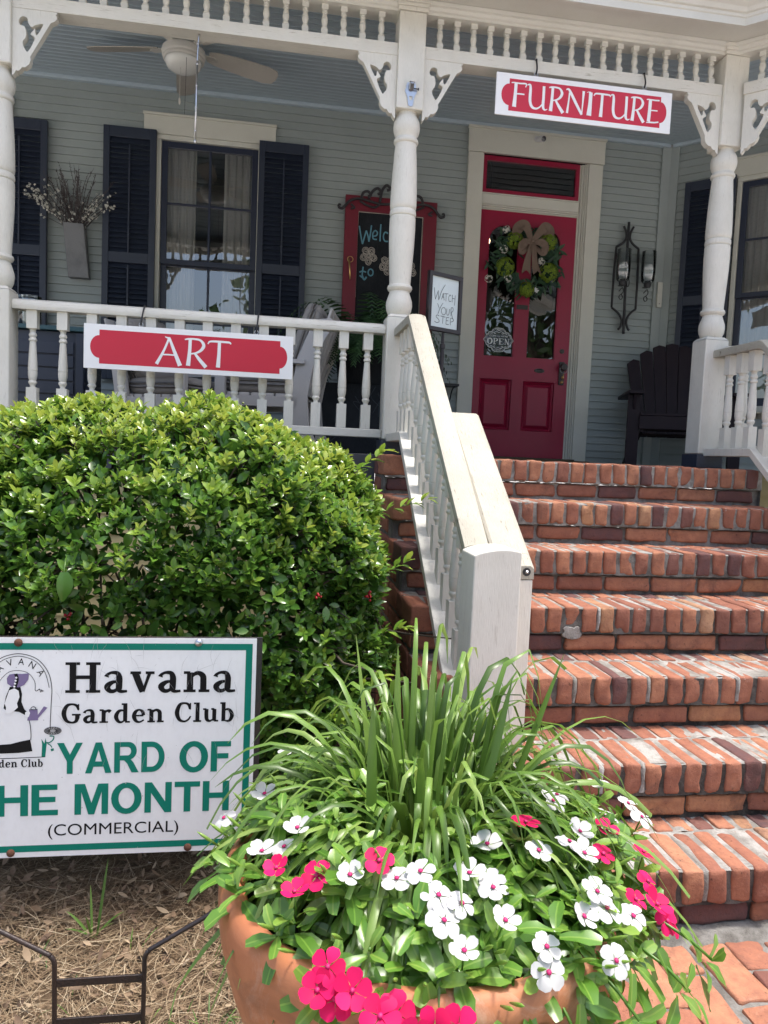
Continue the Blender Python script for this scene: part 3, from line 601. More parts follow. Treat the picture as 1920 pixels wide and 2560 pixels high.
XO = [0.3290,0.2798,0.2395,0.3037,0.3633,0.3668,0.3470]
PT = [0.0679,0.0657,0.0655,0.0668,0.0680,0.0676,0.0697]
steps = tag(empty('brick_steps', (0.75, 0.6, 0)), 'weathered red brick front steps, seven high, climbing to the porch', 'steps')
XL, XR = -0.205, 1.695
for k in range(7):
    z1 = RISE*(k+1); z0 = RISE*k; y0 = YS[k]; y1 = YS[k+1] if k < 6 else 1.80
    p = PT[k]; xo = XO[k]; mb = MB()
    i0 = int(math.ceil((XL-xo)/p)); i1 = int((XR-xo)/p)
    bw_ = p-0.0120
    for i in range(i0, i1+1):
        x = xo+i*p; a, b = x, x+bw_
        if b > XR+.01: continue
        if i == i0: a = XL
        ln = 0.198+nr.normal(0,0.003)
        hb = 0.068 if (k, i) == (3, 1) else 0.093                    # one broken header, made up with cement
        brick(mb, ((a+b)/2, y0+ln/2+nr.normal(0,0.0025), z1-hb/2+nr.normal(0,0.0012)), (b-a, ln, hb), tone(), nr.uniform(0.0075,0.0115), 0.0, 0.0028, 0.6)
    yb0 = y0+0.2105; yb1 = y1+0.04
    for i in range(i0, i1+1):
        x = xo+(i+0.45)*p
        if x+bw_ > XR: continue
        brick(mb, (x+bw_/2, (yb0+yb1)/2, z1-0.047), (bw_, yb1-yb0, 0.093), tone(), 0.006)
    off = (xo+1.2*p) % 0.206; x = XL-0.206+off
    while x < XR-0.03:
        a = max(x, XL+.002); b = min(x+0.193, XR-0.004)
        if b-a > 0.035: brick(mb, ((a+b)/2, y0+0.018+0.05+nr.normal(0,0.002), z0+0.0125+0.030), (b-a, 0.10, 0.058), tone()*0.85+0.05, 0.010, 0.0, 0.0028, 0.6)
        x += 0.206
    # cheek of the flight: header and stretcher courses running back
    y = y0+0.209; q = 0
    while y < 1.76:
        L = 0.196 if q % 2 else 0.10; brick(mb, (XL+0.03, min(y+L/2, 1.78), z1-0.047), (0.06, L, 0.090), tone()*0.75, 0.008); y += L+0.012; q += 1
    y = y0+0.125 if k % 2 else y0+0.13
    while y < 1.76:
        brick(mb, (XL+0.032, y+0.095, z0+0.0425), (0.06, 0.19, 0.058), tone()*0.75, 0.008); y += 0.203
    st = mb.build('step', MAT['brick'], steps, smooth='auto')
    # mortar bed: top joints limy, front joints mildewed on the low steps
    mb = MB(); grime = [0.95,0.95,0.9,0.8,0.55,0.35,0.12][k]; nx = 90
    def strip(ya, yb, za, zb, tn):
        v = []; 
        for i in range(nx+1):
            x = XL+0.006+(XR-XL-0.012)*i/nx
            v += [(x, ya+nr.normal(0,.0012), za+nr.normal(0,.0010)), (x, yb+nr.normal(0,.0012), zb+nr.normal(0,.0010))]
        mb.add(v, [(2*i,2*i+2,2*i+3,2*i+1) for i in range(nx)], tn)
    yr = y0+0.0085; zs = z0+0.0785
    strip(yr, yr, zs, z1-0.007, grime*0.9); strip(yr, y0+0.016, z1-0.007, z1-0.0028, 0.15); strip(y0+0.016, y0+0.206, z1-0.0028, z1-0.0028, 0.06); strip(y0+0.206, y1+0.05, z1-0.0028, z1-0.0028, 0.05)
    strip(y0+0.0295, yr, zs-0.004, zs, grime); strip(y0+0.0295, y0+0.0295, z0-0.01, zs-0.004, min(1, grime*1.05))
    mb.add([(XL+0.010,yr,z0-.01),(XL+0.010,1.80,z0-.01),(XL+0.010,1.80,z1-.006),(XL+0.010,yr,z1-.006)], [(0,1,2,3)], 0.6)
    mb.add([(XR-0.010,yr,z0-.01),(XR-0.010,1.80,z0-.01),(XR-0.010,1.80,z1-.006),(XR-0.010,yr,z1-.006)], [(3,2,1,0)], 0.5)
    mb.build('mortar', MAT['mortar'], st)
# pale cement repairs smeared over the joints
F4 = Matrix(((1,0,0,0),(0,0,-1,YS[3]+0.0095),(0,1,0,0),(0,0,0,1)))
PATCHES = [([(494,262),(520,256),(548,262),(574,254),(580,276),(594,296),(580,312),(546,318),(512,312),(488,300),(498,282)], 0.0115)]
for patch_px, back in PATCHES:
    cp = [(XO[3]+(x-398)*0.000682, 0.7085-(y-150)*0.00070) for x,y in patch_px]
    cp = [(x+nr.normal(0,.0009), y+nr.normal(0,.0009)) for x,y in smooth_loop(cp, 5)]
    plate('cement_patch', cp, [], 0.012, MAT['mortar'], steps, Matrix.Translation((0,back-0.0095,0))@F4, 0.002)
for (k, xi, w_) in ((2,1,0.020),(2,5,0.018),(2,10,0.018),(1,2,0.020),(0,2,0.024),(3,3,0.014),(1,0,0.02)):
    x = XO[k]+xi*PT[k]-0.005; y0 = YS[k]; zt = RISE*(k+1); mb = MB()
    path = [(y0+0.20,zt+0.0005),(y0+0.12,zt+0.0012),(y0+0.04,zt+0.0012),(y0+0.006,zt-0.001),(y0-0.001,zt-0.012),(y0-0.0015,zt-0.05),(y0+0.002,zt-0.085)]
    v = []
    for j,(yy,zz) in enumerate(path):
        ww = w_*(0.45+0.55*abs(math.sin(j*1.7+k)))
        for sgn in (-1,-0.4,0.4,1): v.append((x+sgn*ww/2+nr.normal(0,.0016), yy, zz-(0.007 if abs(sgn) == 1 else 0)*(1 if j < 4 else 0)+0))
        if j >= 4:
            for q_ in (-4,-1): v[q_] = (v[q_][0], v[q_][1]+0.006, v[q_][2])
    mb.add(v, [(4*j+i,4*j+i+1,4*j+4+i+1,4*j+4+i) for j in range(len(path)-1) for i in range(3)], 0.0); mb.build('cement_smear', MAT['mortar'], steps, smooth=True)
# ---------------------------------------------------------------- railings
def baluster(mb, x, y, z0, z1, top_slope=0.0, sq=0.022, foot=0.115, head=0.105):
    """turned baluster with square ends between z0 and z1; the ends are cut to the slope of the rails"""
    H = z1-z0; za, zb = z0+foot, z1-head; h = zb-za
    prof = [(0.62,0.0),(0.55,0.03),(0.70,0.055),(0.88,0.075),(0.92,0.095),(0.80,0.115),(0.72,0.12),(0.86,0.15),(0.97,0.20),(1.0,0.255),(0.99,0.285),(0.90,0.290),(1.0,0.296),(1.0,0.32),(0.93,0.45),(0.80,0.62),(0.68,0.755),(0.64,0.785),(0.82,0.795),(0.88,0.815),(0.80,0.835),(0.66,0.845),(0.66,0.86),(0.80,0.875),(0.86,0.895),(0.74,0.92),(0.58,0.94),(0.66,0.98),(0.9,1.0)]
    lathe(mb, [(r*0.0215,za+u*h) for r,u in prof], (x,y,0), 16)
    s = sq; d = top_slope*s
    mb.add([(x-s,y-s,z0-d),(x+s,y-s,z0-d),(x+s,y+s,z0+d),(x-s,y+s,z0+d),(x-s,y-s,za),(x+s,y-s,za),(x+s,y+s,za),(x-s,y+s,za)], BOXF)
    mb.add([(x-s,y-s,zb),(x+s,y-s,zb),(x+s,y+s,zb),(x-s,y+s,zb),(x-s,y-s,z1-d),(x+s,y-s,z1-d),(x+s,y+s,z1+d),(x-s,y+s,z1+d)], BOXF)
RAILP = [(-0.036,0.0),(0.036,0.0),(0.040,0.012),(0.040,0.026),(0.034,0.040),(0.016,0.049),(-0.016,0.049),(-0.034,0.040),(-0.040,0.026),(-0.040,0.012)]
# porch railing on the left
pr_ = tag(empty('porch_railing', (-1.05, 1.92, 1.33)), 'white turned-baluster porch railing behind the clipped green bush', 'railing')
mb = MB(); prism(mb, [(1.917+a, 1.853+b) for a,b in RAILP], 'x', LX+0.069, MX-0.069); mb.build('top_rail', MAT['white_rail'], pr_, smooth='auto')
mb = MB(); box(mb, (LX+0.069,1.89,1.325), (MX-0.069,1.945,1.368)); mb.build('bottom_rail', MAT['white_rail'], pr_, bevel=0.004)
for x in (-1.855,-1.718,-1.583,-1.446,-1.309,-1.174,-1.040,-0.904,-0.767,-0.635,-0.498,-0.367,-0.243):
    mb = MB(); baluster(mb, x, 1.917, 1.369, 1.8525, 0, 0.0235, 0.12, 0.085); mb.build('baluster', MAT['white_paint'], pr_, smooth='auto')
wr = tag(empty('porch_railing', (2.1, 1.5, 1.33)), 'white turned-baluster porch railing in the gap right of the corner post', 'railing')
mb = MB(); prism(mb, [(a, 1.853+b) for a,b in RAILP], 'x', 0.09, 1.5, M=BB); mb.build('top_rail', MAT['white_rail'], wr, smooth='auto')
mb = MB(); box(mb, (0.09,-0.028,1.325), (1.5,0.028,1.368), M=BB); mb.build('bottom_rail', MAT['white_rail'], wr, bevel=0.004)
for k in range(10):
    p = BB@Vector((0.19+0.135*k,0,0)); mb = MB(); baluster(mb, p.x, p.y, 1.369, 1.8525, 0, 0.0235, 0.12, 0.085); mb.build('baluster', MAT['white_paint'], wr, smooth='auto')
# stair railings: level stub from the post, then down the flight to a newel
SL = 0.777; YC = 1.452; YN = 0.295; ZT = 1.880; ZB = 1.347
def stair_railing(xc, label, mat_top, newel=True):
    o = tag(empty('stair_railing', (xc, 0.9, 0.7)), label, 'railing'); w_ = 0.0385
    # top rail, swept along stub and slope with a rounded top
    prof = [(-w_,-0.044),(w_,-0.044),(w_+.002,-0.020),(w_,-0.006),(w_*0.55,0.0),(0,0.0015),(-w_*0.55,0.0),(-w_,-0.006),(-w_-.002,-0.020)]
    pts = [(1.849,ZT),(YC+0.03,ZT),(YC+0.012,ZT-0.002),(YC-0.006,ZT-0.010),(YC-0.022,ZT-0.024),(YN-0.003,ZT-0.010-SL*(YC-YN))]
    mb = MB(); v = []
    for (y,z) in pts: v += [(xc+a,y,z+b) for a,b in prof]
    n = len(prof); f = [(i*n+k,(i+1)*n+k,(i+1)*n+(k+1)%n,i*n+(k+1)%n) for i in range(len(pts)-1) for k in range(n)]+[tuple(range(n)),tuple(range((len(pts)-1)*n,len(pts)*n))[::-1]]
    mb.add(v, f); mb.build('top_rail', mat_top, o, smooth='auto')
    mb = MB(); a, b = xc-0.060, xc+0.050; pz = [(1.849,ZB),(YC,ZB),(YN-0.003,ZB-SL*(YC-YN))]; v = []
    for (y,z) in pz: v += [(a,y,z-0.040),(b,y,z-0.040),(b,y,z),(a,y,z)]
    mb.add(v, [(i*4+k,(i+1)*4+k,(i+1)*4+(k+1)%4,i*4+(k+1)%4) for i in range(2) for k in range(4)]+[(0,1,2,3),(11,10,9,8)]); mb.build('bottom_rail', MAT['white_paint'], o, bevel=0.003)
    for y in (1.745,1.645,1.545):
        mb = MB(); baluster(mb, xc, y, ZB+.0005, ZT-0.0445, 0, 0.0225, 0.11, 0.10); mb.build('baluster', MAT['white_paint'], o, smooth='auto')
    y = 1.425
    while y > YN+0.05:
        zb = ZB-SL*(YC-y); mb = MB(); baluster(mb, xc, y, zb, zb+ZT-ZB-0.050, SL, 0.0225, 0.115, 0.10); mb.build('baluster', MAT['white_paint'], o, smooth='auto'); y -= 0.0985
    if newel:
        x0, x1, y0, y1 = xc-0.047, xc+0.095, 0.150, 0.292; mb = MB(); zb = RISE*2+0.003
        n = 12; top = []
        for i in range(n+1):
            u = i/n; top.append((x0+(x1-x0)*u, 0.958+0.013*math.sin(math.pi*min(1,max(0,u)))**0.7+0.012*u))
        prism(mb, [(x0,zb),(x1,zb)]+top[::-1], 'y', y0, y1); mb.build('newel_post', MAT['white_paint'], o, bevel=0.004)
    return o
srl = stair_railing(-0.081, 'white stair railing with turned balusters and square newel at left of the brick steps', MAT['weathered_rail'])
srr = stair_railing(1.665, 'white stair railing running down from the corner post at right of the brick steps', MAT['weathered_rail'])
# a second, weathered hand rail on its own stud beside the left newel
hr = tag(empty('handrail', (0.03, 0.5, 0.4)), 'cracked weathered wooden handrail bolted beside the square newel post', 'handrail')
mb = MB(); x0, x1 = -0.030, 0.090
def ribx(xa, y, z): return [(xa,y,z-0.042),(x1,y,z-0.042),(x1,y,z-0.008),(x1-0.012,y,z),(xa+0.010,y,z),(xa,y,z-0.008)]
zr = lambda y: 0.921+0.70*(y-0.255)
A = ribx(x0,0.960,zr(0.960)); B = ribx(x0,0.296,zr(0.296)); C_ = ribx(0.0165,0.296,zr(0.296)); D_ = ribx(0.0165,0.250,zr(0.250))
mb.add(A+B, [(k,6+k,6+(k+1)%6,(k+1)%6) for k in range(6)]+[tuple(range(6)),tuple(range(6,12))[::-1]])
mb.add(C_+D_, [(k,6+k,6+(k+1)%6,(k+1)%6) for k in range(6)]+[tuple(range(6)),tuple(range(6,12))[::-1]]); mb.build('rail', MAT['weathered_rail'], hr, bevel=0.002)
mb = MB(); box(mb, (0.0165,0.253,RISE*2+.003), (0.088,0.291,zr(0.25)-0.044)); mb.build('stud', MAT['white_paint'], hr, bevel=0.003)
mb = MB(); lathe(mb, [(0.0,0),(0.013,0),(0.0125,0.0015),(0.0,0.0015)], M=Matrix.Translation((0.066,0.2498,0.899))@Matrix.Rotation(math.pi/2,4,'X'), seg=16); mb.build('bolt_hole', MAT['black_iron'], hr)
mb = MB(); lathe(mb, [(0.0,0),(0.006,0),(0.005,0.004),(0.0,0.006)], M=Matrix.Translation((0.066,0.2480,0.899))@Matrix.Rotation(math.pi/2,4,'X'), seg=14); mb.build('bolt', MAT['steel'], hr, smooth=True)
# ---------------------------------------------------------------- ground
mb = MB(); mb.add([(-400,-400,-0.14),(400,-400,-0.14),(400,400,-0.14),(-400,400,-0.14)], [(0,1,2,3)]); tag(mb.build('ground', MAT['bounce_pavement']), kind='structure')
mb = MB(); n = 60
v = []; f = []
for i in range(n+1):
    for j in range(n+1):
        x = -3.4+3.25*i/n; y = -1.9+3.75*j/n; v.append((x, y, -0.11+0.006*math.sin(x*7+y*3)*math.sin(y*9-x*2)+nr.normal(0,.003)))
for i in range(n):
    for j in range(n): a = i*(n+1)+j; f.append((a, a+n+1, a+n+2, a+1))
mb.add(v, f); tag(mb.build('flower_bed', MAT['ground'], smooth=True), kind='structure')
# brick walk at the foot of the steps
mb = MB(); L, Wd = 0.205, 0.098
cols = int((2.2+0.3)/(Wd+0.0095))
for c in range(-1, cols):
    x = -0.20+c*(Wd+0.0095); y = -0.20+(c % 2)*0.105
    while y > -1.5:
        l = L+nr.normal(0,.004)
        yy = y-l/2 
        if yy+l/2 > -0.195: l2 = -0.195-(yy-l/2); yy = -0.195-l2/2; l = l2
        if l > 0.04 and not (x < -0.14): brick(mb, (x+nr.normal(0,.003)+0.02*(yy+0.3), yy, -0.028+nr.normal(0,.0022)), (Wd+nr.normal(0,.003), l, 0.06), min(1, tone()*0.8+0.15), 0.008, nr.normal(0,.015), 0.0034, 0.7)
        y -= L+0.011
walk = tag(mb.build('brick_walk', MAT['brick'], smooth='auto'), kind='structure')
mb = MB(); v = []; f = []; n = 70
for i in range(n+1):
    for j in range(n+1): v.append((-0.20+2.6*i/n, -1.6+1.47*j/n, -0.006+nr.normal(0,.0015)+(0.022 if j >= n-2 else 0)))
for i in range(n):
    for j in range(n): a = i*(n+1)+j; f.append((a,a+n+1,a+n+2,a+1))
mb.add(v, f, 0.5); tag(mb.build('walk_mortar', MAT['mortar'], smooth=True), kind='structure')
# ---------------------------------------------------------------- lettering drawn stroke by stroke
def GL(ch):
    """calligraphic capitals: strokes as [(x, y, half width)...] in a unit box"""
    a, b = 0.075, 0.045
    if ch == 'A': return [[(0.50,1.0,.055),(0.30,0.5,.06),(0.04,0.0,.09)], [(0.50,1.0,.06),(0.70,0.5,.09),(0.92,-0.02,.115)], [(0.20,0.36,.035),(0.50,0.37,.04),(0.76,0.36,.035)], [(0.34,1.03,.02),(0.42,1.0,.04),(0.52,0.99,.05)]]
    if ch == 'R': return [[(0.24,1.0,.085),(0.22,0.5,.09),(0.17,0.0,.115)], [(0.02,0.97,.03),(0.16,1.0,.05),(0.42,1.01,.05),(0.66,0.97,.06),(0.79,0.80,.085),(0.70,0.62,.075),(0.50,0.50,.05),(0.26,0.45,.035)], [(0.44,0.47,.06),(0.64,0.24,.09),(0.90,-0.02,.105)]]
    if ch == 'T': return [[(0.50,0.97,.085),(0.49,0.5,.09),(0.46,0.0,.115)], [(0.00,0.86,.03),(0.08,0.95,.045),(0.30,0.97,.055),(0.70,0.97,.055),(0.94,0.96,.05),(1.0,0.90,.035)]]
    if ch == 'F': return [[(0.30,0.98,.11),(0.28,0.5,.115),(0.24,0.0,.15)], [(0.0,0.98,.035),(0.15,1.0,.04),(0.55,0.99,.05),(0.98,1.0,.05),(0.95,0.86,.03)], [(0.30,0.55,.045),(0.6,0.56,.05),(0.90,0.56,.045)]]
    if ch == 'U': return [[(0.04,0.97,.03),(0.16,0.99,.06),(0.19,0.80,.085),(0.19,0.35,.09),(0.28,0.10,.085),(0.46,0.03,.06),(0.62,0.09,.045),(0.76,0.24,.04)], [(0.80,1.0,.085),(0.80,0.5,.085),(0.80,0.14,.085),(0.88,0.02,.05),(1.0,0.06,.02)]]
    if ch == 'N': return [[(0.20,0.86,.055),(0.17,0.5,.05),(0.12,0.0,.075)], [(0.02,0.97,.03),(0.14,1.0,.06),(0.26,0.86,.085),(0.56,0.42,.09),(0.86,0.0,.075)], [(0.90,1.0,.085),(0.88,0.5,.05),(0.86,0.0,.035)]]
    if ch == 'I': return [[(0.56,0.98,.24),(0.54,0.5,.25),(0.46,0.0,.33)], [(0.06,0.96,.03),(0.3,0.99,.04),(0.6,0.99,.045)]]
    if ch == 'E': return [[(0.32,0.97,.125),(0.30,0.5,.125),(0.26,0.05,.13)], [(0.04,0.97,.03),(0.2,0.99,.04),(0.6,0.98,.05),(0.98,0.99,.05)], [(0.3,0.53,.04),(0.6,0.54,.045),(0.88,0.54,.04)], [(0.10,0.0,.035),(0.4,0.02,.055),(0.7,0.03,.055),(1.0,0.07,.05)]]
def glyphs(mb, word, spans, y0, y1, M, lift):
    for ch,(a,b) in zip(word, spans):
        w_ = b-a; h = y1-y0
        for st in GL(ch):
            k = min(w_, h*0.75)
            ribbon(mb, [(a+p[0]*w_, y0+p[1]*h) for p in st], [p[2]*k*0.92 for p in st], M, 6, True, lift=lift)
def slab_sign(name, label, x0, x1, z0, z1, y, word, spans, ya, yb, hooks, zrail, rail_y):
    o = tag(empty(name, ((x0+x1)/2, y, z0)), label, 'sign'); W_, H_ = x1-x0, z1-z0
    mb = MB(); box(mb, (x0,y,z0), (x1,y+0.009,z1)); mb.build('panel', MAT['vinyl_white'], o, bevel=0.001)
    M = frame_front(x0, y, z0); mb = MB(); a, b = 0.072*W_, 0.936*W_; lo, hi = 0.115*H_, 0.875*H_; cz = (lo+hi)/2; R = 0.255*H_; nx = 0.016*W_
    pts = [(a,lo),(b,lo),(b,cz-R)]+[(b+0.036*W_*math.cos(t), cz+R*math.sin(t)) for t in np.linspace(-math.pi/2,math.pi/2,15)][1:-1]+[(b,cz+R),(b,hi),(a,hi),(a,cz+R)]+[(a-0.042*W_*math.cos(t), cz+R*math.sin(t)) for t in np.linspace(math.pi/2,-math.pi/2,15)][1:-1]+[(a,cz-R)]
    poly2(mb, pts, M, 0.0006); mb.build('plaque', MAT['vinyl_red'], o)
    mb = MB(); glyphs(mb, word, [(p*W_,q*W_) for p,q in spans], ya*H_, yb*H_, M, 0.0012); mb.build('lettering', MAT['vinyl_white'], o)
    for hx in hooks:
        mb = MB(); tube(mb, [(hx+0.009*math.cos(t), y+0.002, z1+0.009+0.009*math.sin(t)) for t in np.linspace(-1.57,4.7,20)], 0.0022, 6); mb.build('eye_hook', MAT['steel'], o, smooth=True)
        mb = MB(); tube(mb, smooth_pts([(hx-0.001,y+0.002,z1+0.010),(hx+0.002,y-0.002,z1+0.035),(hx+0.006,rail_y[0]-0.003,zrail-0.008),(hx+0.007,rail_y[0]+0.004,zrail+0.002),(hx+0.008,rail_y[1]-0.004,zrail+0.003)], 5), 0.0042, 6); mb.build('strap', MAT['strap_black'], o, smooth=True)
    return o
slab_sign('hanging_sign', 'white ART sign with red plaque strapped to the porch railing', -1.605, -0.622, 1.590, 1.799, 1.838, 'ART', [(0.335,0.462),(0.470,0.588),(0.583,0.694)], 0.18, 0.79, (-1.345,-0.802), 1.9035, (1.880,1.93))
slab_sign('hanging_sign', 'white FURNITURE sign with red plaque hanging under the spindle frieze', 0.341, 1.283, 2.964, 3.168, 1.842, 'FURNITURE', [(0.083,0.165),(0.166,0.288),(0.290,0.386),(0.386,0.499),(0.503,0.548),(0.547,0.642),(0.638,0.760),(0.758,0.850),(0.848,0.928)], 0.215, 0.785, (0.545,1.128), 3.262, (1.868,1.93))
# ---------------------------------------------------------------- yard sign of the garden club
ys = tag(empty('yard_sign', (-1.036, -0.29, 0.0)), 'white yard of the month sign with green border on a black iron stake', 'sign')
SX, SY, SZ = -0.728, -0.300, 0.828
MS = frame_front(SX, SY, SZ)                                      # local x to the right, y up, origin at the top right corner
mb = MB(); prism(mb, [(-1.338,-0.300+0.002),(-0.728,-0.300+0.002),(-0.728,-0.297),(-1.338,-0.297)], 'z', 0.3590, 0.8280); mb.build('panel', MAT['panel_white'], ys)
mb = MB(); box(mb, (-1.350,-0.2965,0.358), (-0.716,-0.2915,0.830)); mb.build('back_plate', MAT['stake_iron'], ys, bevel=0.001)
MS = frame_front(SX, SY+0.002, SZ)
mb = MB(); o_, i_ = 0.0095, 0.0235
for k,(p) in enumerate(([(-0.600,-0.0115),(-0.0085,-0.0115),(-0.0225,-0.0255),(-0.586,-0.0255)],[(-0.0085,-0.0115),(-0.0085,-0.4575),(-0.0225,-0.4435),(-0.0225,-0.0255)],[(-0.0085,-0.4575),(-0.600,-0.4575),(-0.586,-0.4435),(-0.0225,-0.4435)],[(-0.600,-0.4575),(-0.600,-0.0115),(-0.586,-0.0255),(-0.586,-0.4435)])): poly2(mb, p[::-1], MS, 0.0004)
mb.build('border', MAT['print_green'], ys)
def ml(x, y, lift=0.0006): return MS@Matrix.Translation((x, y, lift))
def heavy(ch):
    """heavy sans capitals as filled outlines with holes, unit height, returns width, loops"""
    T = 0.21; H = 0.175
    if ch == 'T': return .80, [[(0,1),(0,1-H),(.40-T/2,1-H),(.40-T/2,0),(.40+T/2,0),(.40+T/2,1-H),(.80,1-H),(.80,1)]]
    if ch == 'H': return .84, [[(0,0),(0,1),(T,1),(T,.61),(.84-T,.61),(.84-T,1),(.84,1),(.84,0),(.84-T,0),(.84-T,.43),(T,.43),(T,0)]]
    if ch == 'E': return .72, [[(0,0),(0,1),(.70,1),(.70,1-H),(T,1-H),(T,.60),(.65,.60),(.65,.43),(T,.43),(T,H),(.72,H),(.72,0)]]
    if ch == 'F': return .66, [[(0,0),(0,1),(.66,1),(.66,1-H),(T,1-H),(T,.60),(.58,.60),(.58,.43),(T,.43),(T,0)]]
    if ch == 'Y': return .92, [[(0,1),(.24,1),(.46,.62),(.68,1),(.92,1),(.46+T/2,.40),(.46+T/2,0),(.46-T/2,0),(.46-T/2,.40)]]
    if ch == 'N': return .84, [[(0,0),(0,1),(.22,1),(.64,.36),(.64,1),(.84,1),(.84,0),(.63,0),(.20,.65),(.20,0)]]
    if ch == 'M': return 1.02, [[(0,0),(0,1),(.31,1),(.51,.38),(.71,1),(1.02,1),(1.02,0),(.82,0),(.82,.74),(.60,0),(.42,0),(.20,.74),(.20,0)]]
    if ch == 'A': return .96, [[(0,0),(.37,1),(.59,1),(.96,0),(.73,0),(.66,.21),(.30,.21),(.23,0)], [(.36,.38),(.60,.38),(.48,.76)]]
    if ch == 'O': return .94, [arc(.47,.5,.47,0,345,23,.52), arc(.47,.5,.245,0,345,23,.34)]
    if ch == 'D': return .86, [[(0,0),(0,1)]+[(.38+.48*math.cos(math.radians(a)),.5+.5*math.sin(math.radians(a))) for a in range(90,-91,-12)], [(T,H),(.36,H)]+[(.38+.265*math.cos(math.radians(a)),.5+.325*math.sin(math.radians(a))) for a in range(-84,85,12)]+[(.36,1-H),(T,1-H)]]
    if ch == 'R': return .90, [[(0,0),(0,1),(.50,1)]+[(.52+.30*math.cos(math.radians(a)),.71+.29*math.sin(math.radians(a))) for a in range(80,-61,-14)]+[(.60,.43),(.70,.33),(.90,0),(.64,0),(.47,.30),(.36,.40),(T,.40),(T,0)], [(T,.56),(.46,.56)]+[(.48+.13*math.cos(math.radians(a)),.70+.14*math.sin(math.radians(a))) for a in range(-80,81,16)]+[(.46,.84),(T,.84)]]
def heavy_word(word, x0, x1, y0, y1, gap=0.09):
    tot = sum(heavy(c)[0] for c in word)+gap*(len(word)-1); sx = (x1-x0)/tot; x = x0
    for c in word:
        w_, loops = heavy(c); L = [[(x+p[0]*sx, y0+p[1]*(y1-y0)) for p in lp] for lp in loops]
        plate('lettering', L[0], L[1:], 0.0003, MAT['print_green'], ys, ml(0,0)); x += (w_+gap)*sx
heavy_word('YARD', -0.405, -0.187, -0.2900, -0.2235); heavy_word('OF', -0.1565, -0.0485, -0.2920, -0.2250)
heavy_word('THE', -0.588, -0.402, -0.3790, -0.3125); heavy_word('MONTH', -0.369, -0.050, -0.3797, -0.3130)
text('lettering', '(COMMERCIAL)', MAT['print_black'], ys, ml(-0.4215,-0.4320), 0.266, 0.0330, 0.0)
# bold slab serif words, built from strokes and serif bars
def slab(ch):
    """strokes (pts with half widths), unit x-height = .62, cap = 1, box width returned"""
    S = 0.105; T = 0.045
    def bar(x0, x1, y): return [(x0,y,T),(x1,y,T)]
    def stem(x, y0, y1, w_=S): return [(x,y0,w_),(x,y1,w_)]
    if ch == 'H': return 1.16, [stem(.25,0,1), stem(.91,0,1), bar(0,.48,.045), bar(.68,1.16,.045), bar(0,.48,.955), bar(.68,1.16,.955), [(.25,.51,.06),(.91,.51,.06)]]
    if ch == 'a': return .80, [[(.10,.52,.085),(.14,.60,.05),(.28,.66,.05),(.46,.64,.075),(.53,.50,.10),(.53,.30,.105),(.53,.12,.10),(.60,.04,.06),(.80,.05,.04)], [(.53,.37,.03),(.30,.34,.065),(.13,.20,.10),(.22,.06,.075),(.38,.06,.06),(.53,.18,.04)]]
    if ch == 'v': return .82, [[(.16,.66,.11),(.30,.32,.11),(.42,.02,.09)], [(.66,.66,.055),(.55,.35,.05),(.44,.03,.05)], bar(0,.36,.655), bar(.52,.82,.655)]
    if ch == 'n': return .90, [stem(.22,0,.66), bar(0,.22,.655), bar(0,.42,.045), bar(.52,.90,.045), [(.24,.46,.03),(.36,.60,.06),(.52,.64,.075),(.66,.54,.10),(.68,.34,.105),(.68,0,.105)]]
    if ch == 'G': return 1.02, [[(.90,.70,.06),(.80,.90,.07),(.55,.97,.055),(.28,.88,.09),(.13,.52,.12),(.26,.15,.09),(.54,.04,.055),(.76,.10,.08),(.84,.28,.11),(.84,.42,.11)], bar(.56,1.02,.44), [(.90,.66,.035),(.90,.98,.035)]]
    if ch == 'r': return .66, [stem(.22,0,.66), bar(0,.22,.655), bar(0,.46,.045), [(.25,.44,.03),(.36,.60,.055),(.50,.62,.085),(.58,.56,.10)]]
    if ch == 'd': return .88, [stem(.62,.06,1), bar(.42,.62,.955), bar(.62,.88,.045), [(.60,.56,.03),(.46,.64,.055),(.26,.58,.085),(.13,.33,.11),(.24,.09,.085),(.42,.03,.055),(.60,.14,.035)]]
    if ch == 'e': return .74, [[(.14,.36,.04),(.40,.36,.045),(.63,.37,.05)], [(.63,.37,.09),(.58,.56,.085),(.40,.66,.05),(.20,.56,.09),(.12,.33,.11),(.22,.10,.085),(.42,.03,.05),(.66,.14,.04)]]
    if ch == 'C': return .98, [[(.88,.66,.06),(.78,.90,.07),(.54,.97,.055),(.28,.88,.09),(.13,.50,.12),(.26,.14,.09),(.54,.03,.055),(.78,.12,.05),(.92,.30,.04)], [(.90,.64,.035),(.90,.98,.035)]]
    if ch == 'l': return .46, [stem(.24,0,1), bar(.02,.24,.955), bar(0,.46,.045)]
    if ch == 'u': return .90, [[(.20,.66,.105),(.20,.34,.105),(.24,.12,.095),(.40,.04,.06),(.56,.12,.035)], stem(.66,.05,.66), bar(0,.20,.655), bar(.48,.66,.655), bar(.66,.90,.045)]
    if ch == 'b': return .84, [stem(.20,.02,1), bar(0,.20,.955), [(.22,.52,.03),(.38,.64,.055),(.58,.58,.085),(.70,.33,.11),(.60,.09,.085),(.42,.03,.055),(.22,.10,.035)]]
    return .45, []
